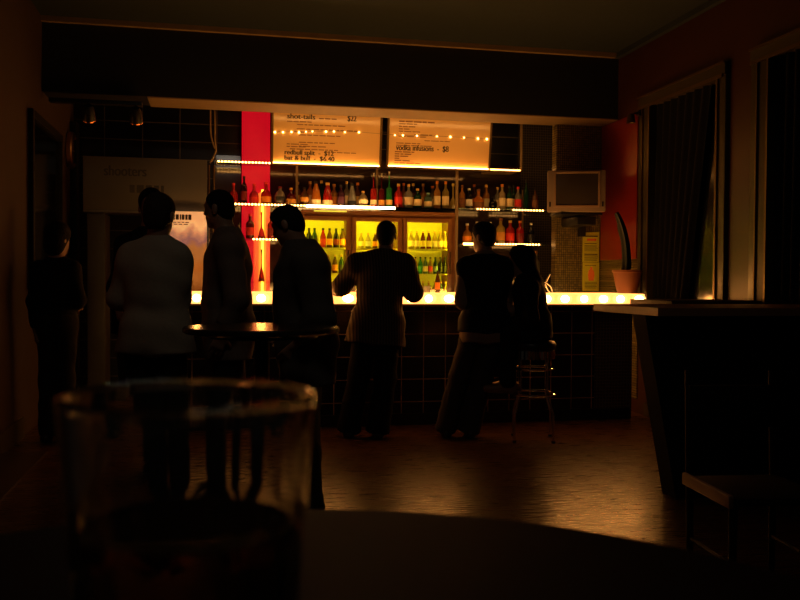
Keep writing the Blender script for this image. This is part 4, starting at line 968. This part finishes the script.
    for s in 'lr':
        A = J['a'+s]; t = vn(J.get('t'+s, fwd)); gz = A[2]-.085
        z = np.array([0, 0, 1.0]); a_ = A*np.array([1, 1, 0])+z*(gz+.034)
        lo2 = a_-.25; hi2 = a_+.25; G = Field(lo2, hi2, .006)
        th = vn(t*np.array([1, 1, 0]))
        G.cone(a_-th*.055, a_+th*.06, .040, .043, .02); G.cone(a_+th*.06, a_+th*.165, .044, .030, .02); G.cone(a_-th*.03+z*.0, A-th*.01+z*.0, .042, .046, .02, [(A+z*.01, z)])
        G.carve(a_-z*.032, -z); V, Q = G.mesh(); np_mesh('shoe', V, Q, [sm_], None, body)
    # ---- hair
    G = Field(H-.32, H+.24, .006) if hair != 'long' else Field(H-np.array([.36, .36, .62]), H+.24, .007)
    if hair != 'none':
        n_ = vn(look*.86-hu*.50); cp_ = hp(0, .052, .02)
        ex = {'short': .010, 'crop': .005, 'long': .018, 'bob': .018}[hair]
        cuts = [(cp_, n_)] if hair != 'crop' else [(hp(0, .045, .03), vn(look*.80-hu*.6))]
        lower = [(hp(0, 0, -.045), -hu)] if hair in ('short', 'crop') else []
        G.ell(hp(0, -.006, .037), np.array((.074+ex, .096+ex, .088+ex*1.2))*HS, HR, .02, cuts+lower, .006 if hair != 'crop' else .002)
        if hair in ('short', 'crop'): G.ell(hp(0, -.045, -.02), np.array((.060+ex, .055+ex, .07))*HS, HR, .02, cuts+[(hp(0, 0, -.075), -hu)])
        if hair == 'bob': G.ell(hp(0, -.035, -.04), np.array((.085, .072, .10)), HR, .03, cuts, .006)
        if hair == 'long':
            e_ = J.get('hairend', J['neck']-up*.3-fwd*.14); m_ = J.get('hairmid', J['neck']-fwd*.10)
            for q in (-.05, 0, .05): G.cone(hp(q, -.05, .0), m_+hs*q, .055, .060, .04, cuts, .006); G.cone(m_+hs*q, e_+hs*q*.8, .060, .030, .04, (), .008)
        V, Q = G.mesh(); np_mesh('hair', V, Q, [PM[hairm]], None, body, 2)
    return body
def D(px, py, Z): return np.array(dep(px, py, Z))
def G0(px, Z, z):                                      # point at view distance Z and image column px, at height z
    p = np.array(dep(px, 300, Z)); return np.array([p[0], p[1], z])
RIGHT = np.array([math.cos(YAW), -math.sin(YAW), 0]); AWAY = np.array([math.sin(YAW), math.cos(YAW), 0]); UPV = np.array([0, 0, 1.0])
shoe_black = mat('black_shoe_leather', (.012, .010, .009), .45)
# woman or slim person at the far left, seen from behind
Z = 6.75
person('slim person in a black top and dark trousers beside the left wall',
       dict(head=G0(58, Z, 1.575), neck=G0(57, Z, 1.40), sl=G0(39.5, Z, 1.345), sr=G0(72, Z, 1.345), el=G0(34, Z-.05, 1.09), wl=G0(37, Z-.02, .87), er=G0(79, Z-.05, 1.10), wr=G0(75, Z+.19, 1.045),
            hl=G0(49.5, Z, .90), hr=G0(65, Z, .90), kl=G0(49, Z+.02, .49), kr=G0(65, Z+.02, .49), al=G0(48, Z, .085), ar=G0(64.5, Z, .085)),
       AWAY, vn(AWAY+RIGHT*.4), [dict(kind='top', mat=cloth_mat('black_knit', (.012, .011, .012)), hem=.02, ex=.010, sleeve=1.9, wob=.003), dict(kind='trousers', mat=cloth_mat('dark_trousers', (.020, .017, .015)), loose=.012, shoe=shoe_black)],
       'bob', slim=.88, hand_r=dict(d=RIGHT*.3+AWAY+UPV*.1, n=-RIGHT, curl=.8))
cg = thing('cigarette', 'lit cigarette with a red tip held by the slim person at the left wall', 'cigarette', tuple(G0(77.5, Z+.33, 1.085)))
MB().tube([(-.03, 0, 0), (.02, 0, .004)], .004, 8).build('paper_tube', PMAT['white'], cg); MB().tube([(.02, 0, .004), (.028, 0, .0046)], .0042, 8).build('glowing_tip', glow('ember', (1, .06, .01), 3), cg)
# broad man in a pale long-sleeved shirt, seen from behind
Z = 4.85
person('broad short-haired man in a pale long-sleeved shirt, arms folded, behind the round table',
       dict(head=G0(159.5, Z, 1.62), neck=G0(157, Z, 1.47), sl=G0(132, Z, 1.39), sr=G0(176.5, Z, 1.40), el=G0(119, Z+.03, 1.155), wl=G0(141, Z+.26, 1.12), er=G0(178, Z+.05, 1.15), wr=G0(163, Z+.28, 1.15),
            hl=G0(143, Z, .93), hr=G0(169, Z, .93), kl=G0(143, Z+.02, .50), kr=G0(174, Z+.02, .50), al=G0(141, Z, .085), ar=G0(176, Z, .085)),
       AWAY, vn(AWAY+RIGHT*.15), [dict(kind='shirt', mat=cloth_mat('pale_shirt', (.34, .27, .20)), hem=-.07, ex=.022, sleeve=1.92, collar=True, flare=.02), dict(kind='trousers', mat=cloth_mat('black_trousers', (.014, .012, .012)), loose=.025, shoe=shoe_black)],
       'short', hairm='hairbrown', hand_l=dict(d=RIGHT, n=-AWAY, curl=.4), hand_r=dict(d=-RIGHT, n=-AWAY, curl=.4))
# tall man facing us beyond him
Z = 5.75
person('tall dark-clothed man mostly hidden beyond the pale-shirted man, facing the camera',
       dict(head=G0(151.5, Z, 1.74), neck=G0(149, Z, 1.57), sl=G0(160, Z, 1.50), sr=G0(127, Z, 1.49), el=G0(166, Z, 1.20), wl=G0(160, Z-.2, 1.05), er=G0(117, Z-.02, 1.20), wr=G0(122, Z-.2, 1.03),
            hl=G0(154, Z, .98), hr=G0(132, Z, .98), kl=G0(153, Z, .52), kr=G0(131, Z, .52), al=G0(153, Z, .085), ar=G0(129, Z, .085)),
       -AWAY, vn(-AWAY+RIGHT*.2), [dict(kind='shirt', mat=cloth_mat('black_shirt', (.012, .012, .013)), hem=-.08, ex=.018), dict(kind='jeans', mat=cloth_mat('blue_jeans', (.035, .050, .085)), loose=.02, shoe=shoe_black)], 'short')
# man in profile, facing left
Z = 5.10
person('tall man in a dull brown shirt standing in profile facing left, before the red column',
       dict(head=G0(219, Z, 1.68), neck=G0(228, Z, 1.53), sl=G0(229, Z-.19, 1.455), sr=G0(229.5, Z+.19, 1.455), el=G0(237, Z-.25, 1.16), wl=G0(223, Z-.24, .97), er=G0(236, Z+.25, 1.16), wr=G0(220, Z+.22, .98),
            hl=G0(229, Z-.09, .95), hr=G0(229, Z+.09, .95), kl=G0(227, Z-.10, .51), kr=G0(231, Z+.10, .51), al=G0(230, Z-.11, .085), ar=G0(233, Z+.11, .085)),
       -RIGHT, vn(-RIGHT+AWAY*.35-UPV*.05), [dict(kind='shirt', mat=cloth_mat('brown_shirt', (.15, .10, .075)), hem=-.14, ex=.024, collar=True, belly=.015), dict(kind='trousers', mat=cloth_mat('grey_trousers', (.022, .020, .020)), loose=.022, shoe=shoe_black)], 'crop', HS=.90)
# stooping man in a dark jacket and jeans
Z = 4.80
person('stooping man in dark jacket and blue jeans at the right of the round table',
       dict(head=G0(287.5, Z, 1.57), neck=G0(301, Z, 1.44), sl=G0(310, Z-.19, 1.345), sr=G0(310, Z+.19, 1.35), el=G0(320, Z-.24, 1.07), wl=G0(297, Z-.20, .93), er=G0(319, Z+.24, 1.08), wr=G0(292, Z+.16, .98),
            hl=G0(307, Z-.09, .90), hr=G0(307, Z+.09, .90), kl=G0(303, Z-.10, .49), kr=G0(306, Z+.09, .49), al=G0(309, Z-.09, .085), ar=G0(308, Z+.12, .085)),
       -RIGHT, vn(-RIGHT-UPV*.42+AWAY*.3), [dict(kind='jacket', mat=cloth_mat('dark_jacket', (.07, .056, .048)), hem=-.20, ex=.04, collar=True, wob=.009, belly=.02), dict(kind='jeans', mat=cloth_mat('worn_blue_jeans', (.13, .15, .18)), loose=.026, shoe=shoe_black)], 'short', HS=.87)
# man at the bar in a striped shirt
Z = 7.02
sm = cloth_mat('striped_shirt', (.05, .035, .025)); nt = sm.node_tree
tc = nt.nodes.new('ShaderNodeTexCoord'); wv = nt.nodes.new('ShaderNodeTexWave'); wv.bands_direction = 'X'; wv.inputs['Scale'].default_value = 14; wv.inputs['Distortion'].default_value = .6
mx = nt.nodes.new('ShaderNodeMix'); mx.data_type = 'RGBA'; mx.inputs['A'].default_value = (.030, .018, .012, 1); mx.inputs['B'].default_value = (.13, .085, .05, 1)
nt.links.new(tc.outputs['Object'], wv.inputs['Vector']); nt.links.new(wv.outputs['Fac'], mx.inputs['Factor']); nt.links.new(mx.outputs['Result'], nt.nodes['Principled BSDF'].inputs['Base Color'])
hb = zt+.035
person('man in a striped shirt leaning with both arms on the bar, seen from behind',
       dict(head=G0(386, Z+.03, 1.63), neck=G0(384, Z, 1.475), sl=G0(358, Z, 1.40), sr=G0(403.5, Z, 1.40), el=G0(342.5, Z+.08, 1.225), wl=G0(336.5, Z+.36, hb), er=G0(413.5, Z+.04, 1.18), wr=G0(408.5, Z+.35, hb),
            hl=G0(365.5, Z-.05, .90), hr=G0(388.5, Z-.05, .90), kl=G0(359, Z-.03, .49), kr=G0(386, Z-.03, .49), al=G0(350, Z+.02, .085), ar=G0(379, Z-.03, .085)),
       AWAY, vn(AWAY+RIGHT*.1), [dict(kind='shirt', mat=sm, hem=-.14, ex=.036, sleeve=1.9, collar=True, flare=.035), dict(kind='trousers', mat=cloth_mat('black_loose_trousers', (.010, .009, .009)), loose=.04, shoe=shoe_black)],
       'crop', hand_l=dict(d=AWAY+RIGHT*.2, n=-UPV, curl=.12), hand_r=dict(d=AWAY-RIGHT*.3, n=-UPV, curl=.12))
# man in a dark vest over pale sleeves, right of him
Z = 7.02
person('man in dark vest over pale shirt leaning on the bar beside the seated woman',
       dict(head=G0(483, Z+.02, 1.625), neck=G0(485, Z, 1.47), sl=G0(467, Z, 1.385), sr=G0(504, Z, 1.385), el=G0(462.5, Z-.02, 1.10), wl=G0(462.5, Z+.22, hb+.06), er=G0(505, Z+.05, 1.10), wr=G0(494, Z+.27, hb+.06),
            hl=G0(475, Z-.02, .90), hr=G0(496, Z-.02, .90), kl=G0(460, Z, .50), kr=G0(483, Z, .49), al=G0(447, Z+.05, .085), ar=G0(471, Z+.02, .085)),
       AWAY, vn(AWAY*.75-RIGHT*.75), [dict(kind='shirt', mat=cloth_mat('pale_brown_shirt', (.28, .19, .12)), hem=-.12, ex=.018, sleeve=1.9, collar=True), dict(kind='vest', mat=cloth_mat('dark_vest', (.010, .009, .010)), hem=-.03, ex=.032, neckline=.0), dict(kind='jeans', mat=cloth_mat('grey_jeans', (.055, .045, .040)), loose=.03, shoe=shoe_black)],
       'short', hand_l=dict(d=AWAY+RIGHT*.2-UPV*.2, n=-UPV+RIGHT*.2, curl=.2), hand_r=dict(d=AWAY-RIGHT*.3-UPV*.25, n=-UPV, curl=.2))
# chrome bar stool with the seated woman
st = G0(534, 6.98, 0); ST = .74
so = thing('bar_stool', 'chrome bar stool with a ribbed band and two foot rings under the seated woman', 'stool', tuple(st))
MB().lathe([(0, ST-.02), (.165, ST-.02), (.178, ST), (.18, ST+.03), (.165, ST+.055), (.10, ST+.066), (0, ST+.068)], n=40).build('seat', mat('black_vinyl', (.012, .010, .010), .35), so)
MB().lathe([(.150, ST-.085), (.168, ST-.085), (.168, ST-.018), (.150, ST-.018), (.150, ST-.085)], n=120, fn=lambda r, z, a: r+(.004*math.cos(a*30) if r > .16 else 0)).build('ribbed_band', 'chrome', so)
for k in range(4):
    a_ = math.radians(28+90*k); cx_, sx_ = math.cos(a_), math.sin(a_)
    MB().tube(smooth_pts([(.145*cx_, .145*sx_, ST-.05), (.150*cx_, .150*sx_, .62), (.150*cx_, .150*sx_, .42), (.155*cx_, .155*sx_, .37), (.205*cx_, .205*sx_, .24), (.212*cx_, .212*sx_, .20), (.215*cx_, .215*sx_, .015)], 5), .0105, 12).build('leg', 'chrome', so)
    MB().lathe([(0, 0), (.016, 0), (.016, .018), (0, .018)], c=(.215*cx_, .215*sx_, 0), n=14).build('foot_cap', 'black', so)
for r_, z_ in ((.160, .575), (.185, .375)): MB().tube([(r_*math.cos(2*PI*k/48), r_*math.sin(2*PI*k/48), z_) for k in range(48)], .0105, 10, closed=True).build('foot_ring', 'chrome', so)
Z = 6.94; hz = ST+.15
person('long-haired woman in dark clothes seated on the chrome stool, facing left',
       dict(head=G0(521, Z+.05, 1.425), neck=G0(527, Z+.03, 1.29), sl=G0(529.5, Z-.15, 1.22), sr=G0(530, Z+.17, 1.22), el=G0(531, Z-.22, .99), wl=G0(518, Z+.02, 1.03), er=G0(530, Z+.21, 1.0), wr=G0(518.5, Z+.22, 1.04),
            hl=G0(535, Z-.07, hz), hr=G0(535.5, Z+.09, hz), kl=G0(507, Z-.02, hz-.03), kr=G0(508, Z+.13, hz-.03), al=G0(508, Z-.06, .47), ar=G0(509.5, Z+.10, .47), tl=-RIGHT, tr=-RIGHT, hairmid=G0(534.5, Z+.03, 1.25), hairend=G0(542, Z+.02, .97)),
       -RIGHT, vn(-RIGHT+AWAY*.35-UPV*.1), [dict(kind='top', mat=cloth_mat('dark_top', (.014, .012, .012)), hem=-.08, ex=.014, sleeve=1.85), dict(kind='trousers', mat=cloth_mat('dark_slim_trousers', (.016, .014, .014)), loose=.004, shoe=mat('tan_shoe', (.22, .10, .045), .5))],
       'long', slim=.88, hand_l=dict(d=-RIGHT+UPV*.35, n=AWAY, curl=.5), hand_r=dict(d=-RIGHT+UPV*.2-AWAY*.1, n=-UPV, curl=.5), seated=True)
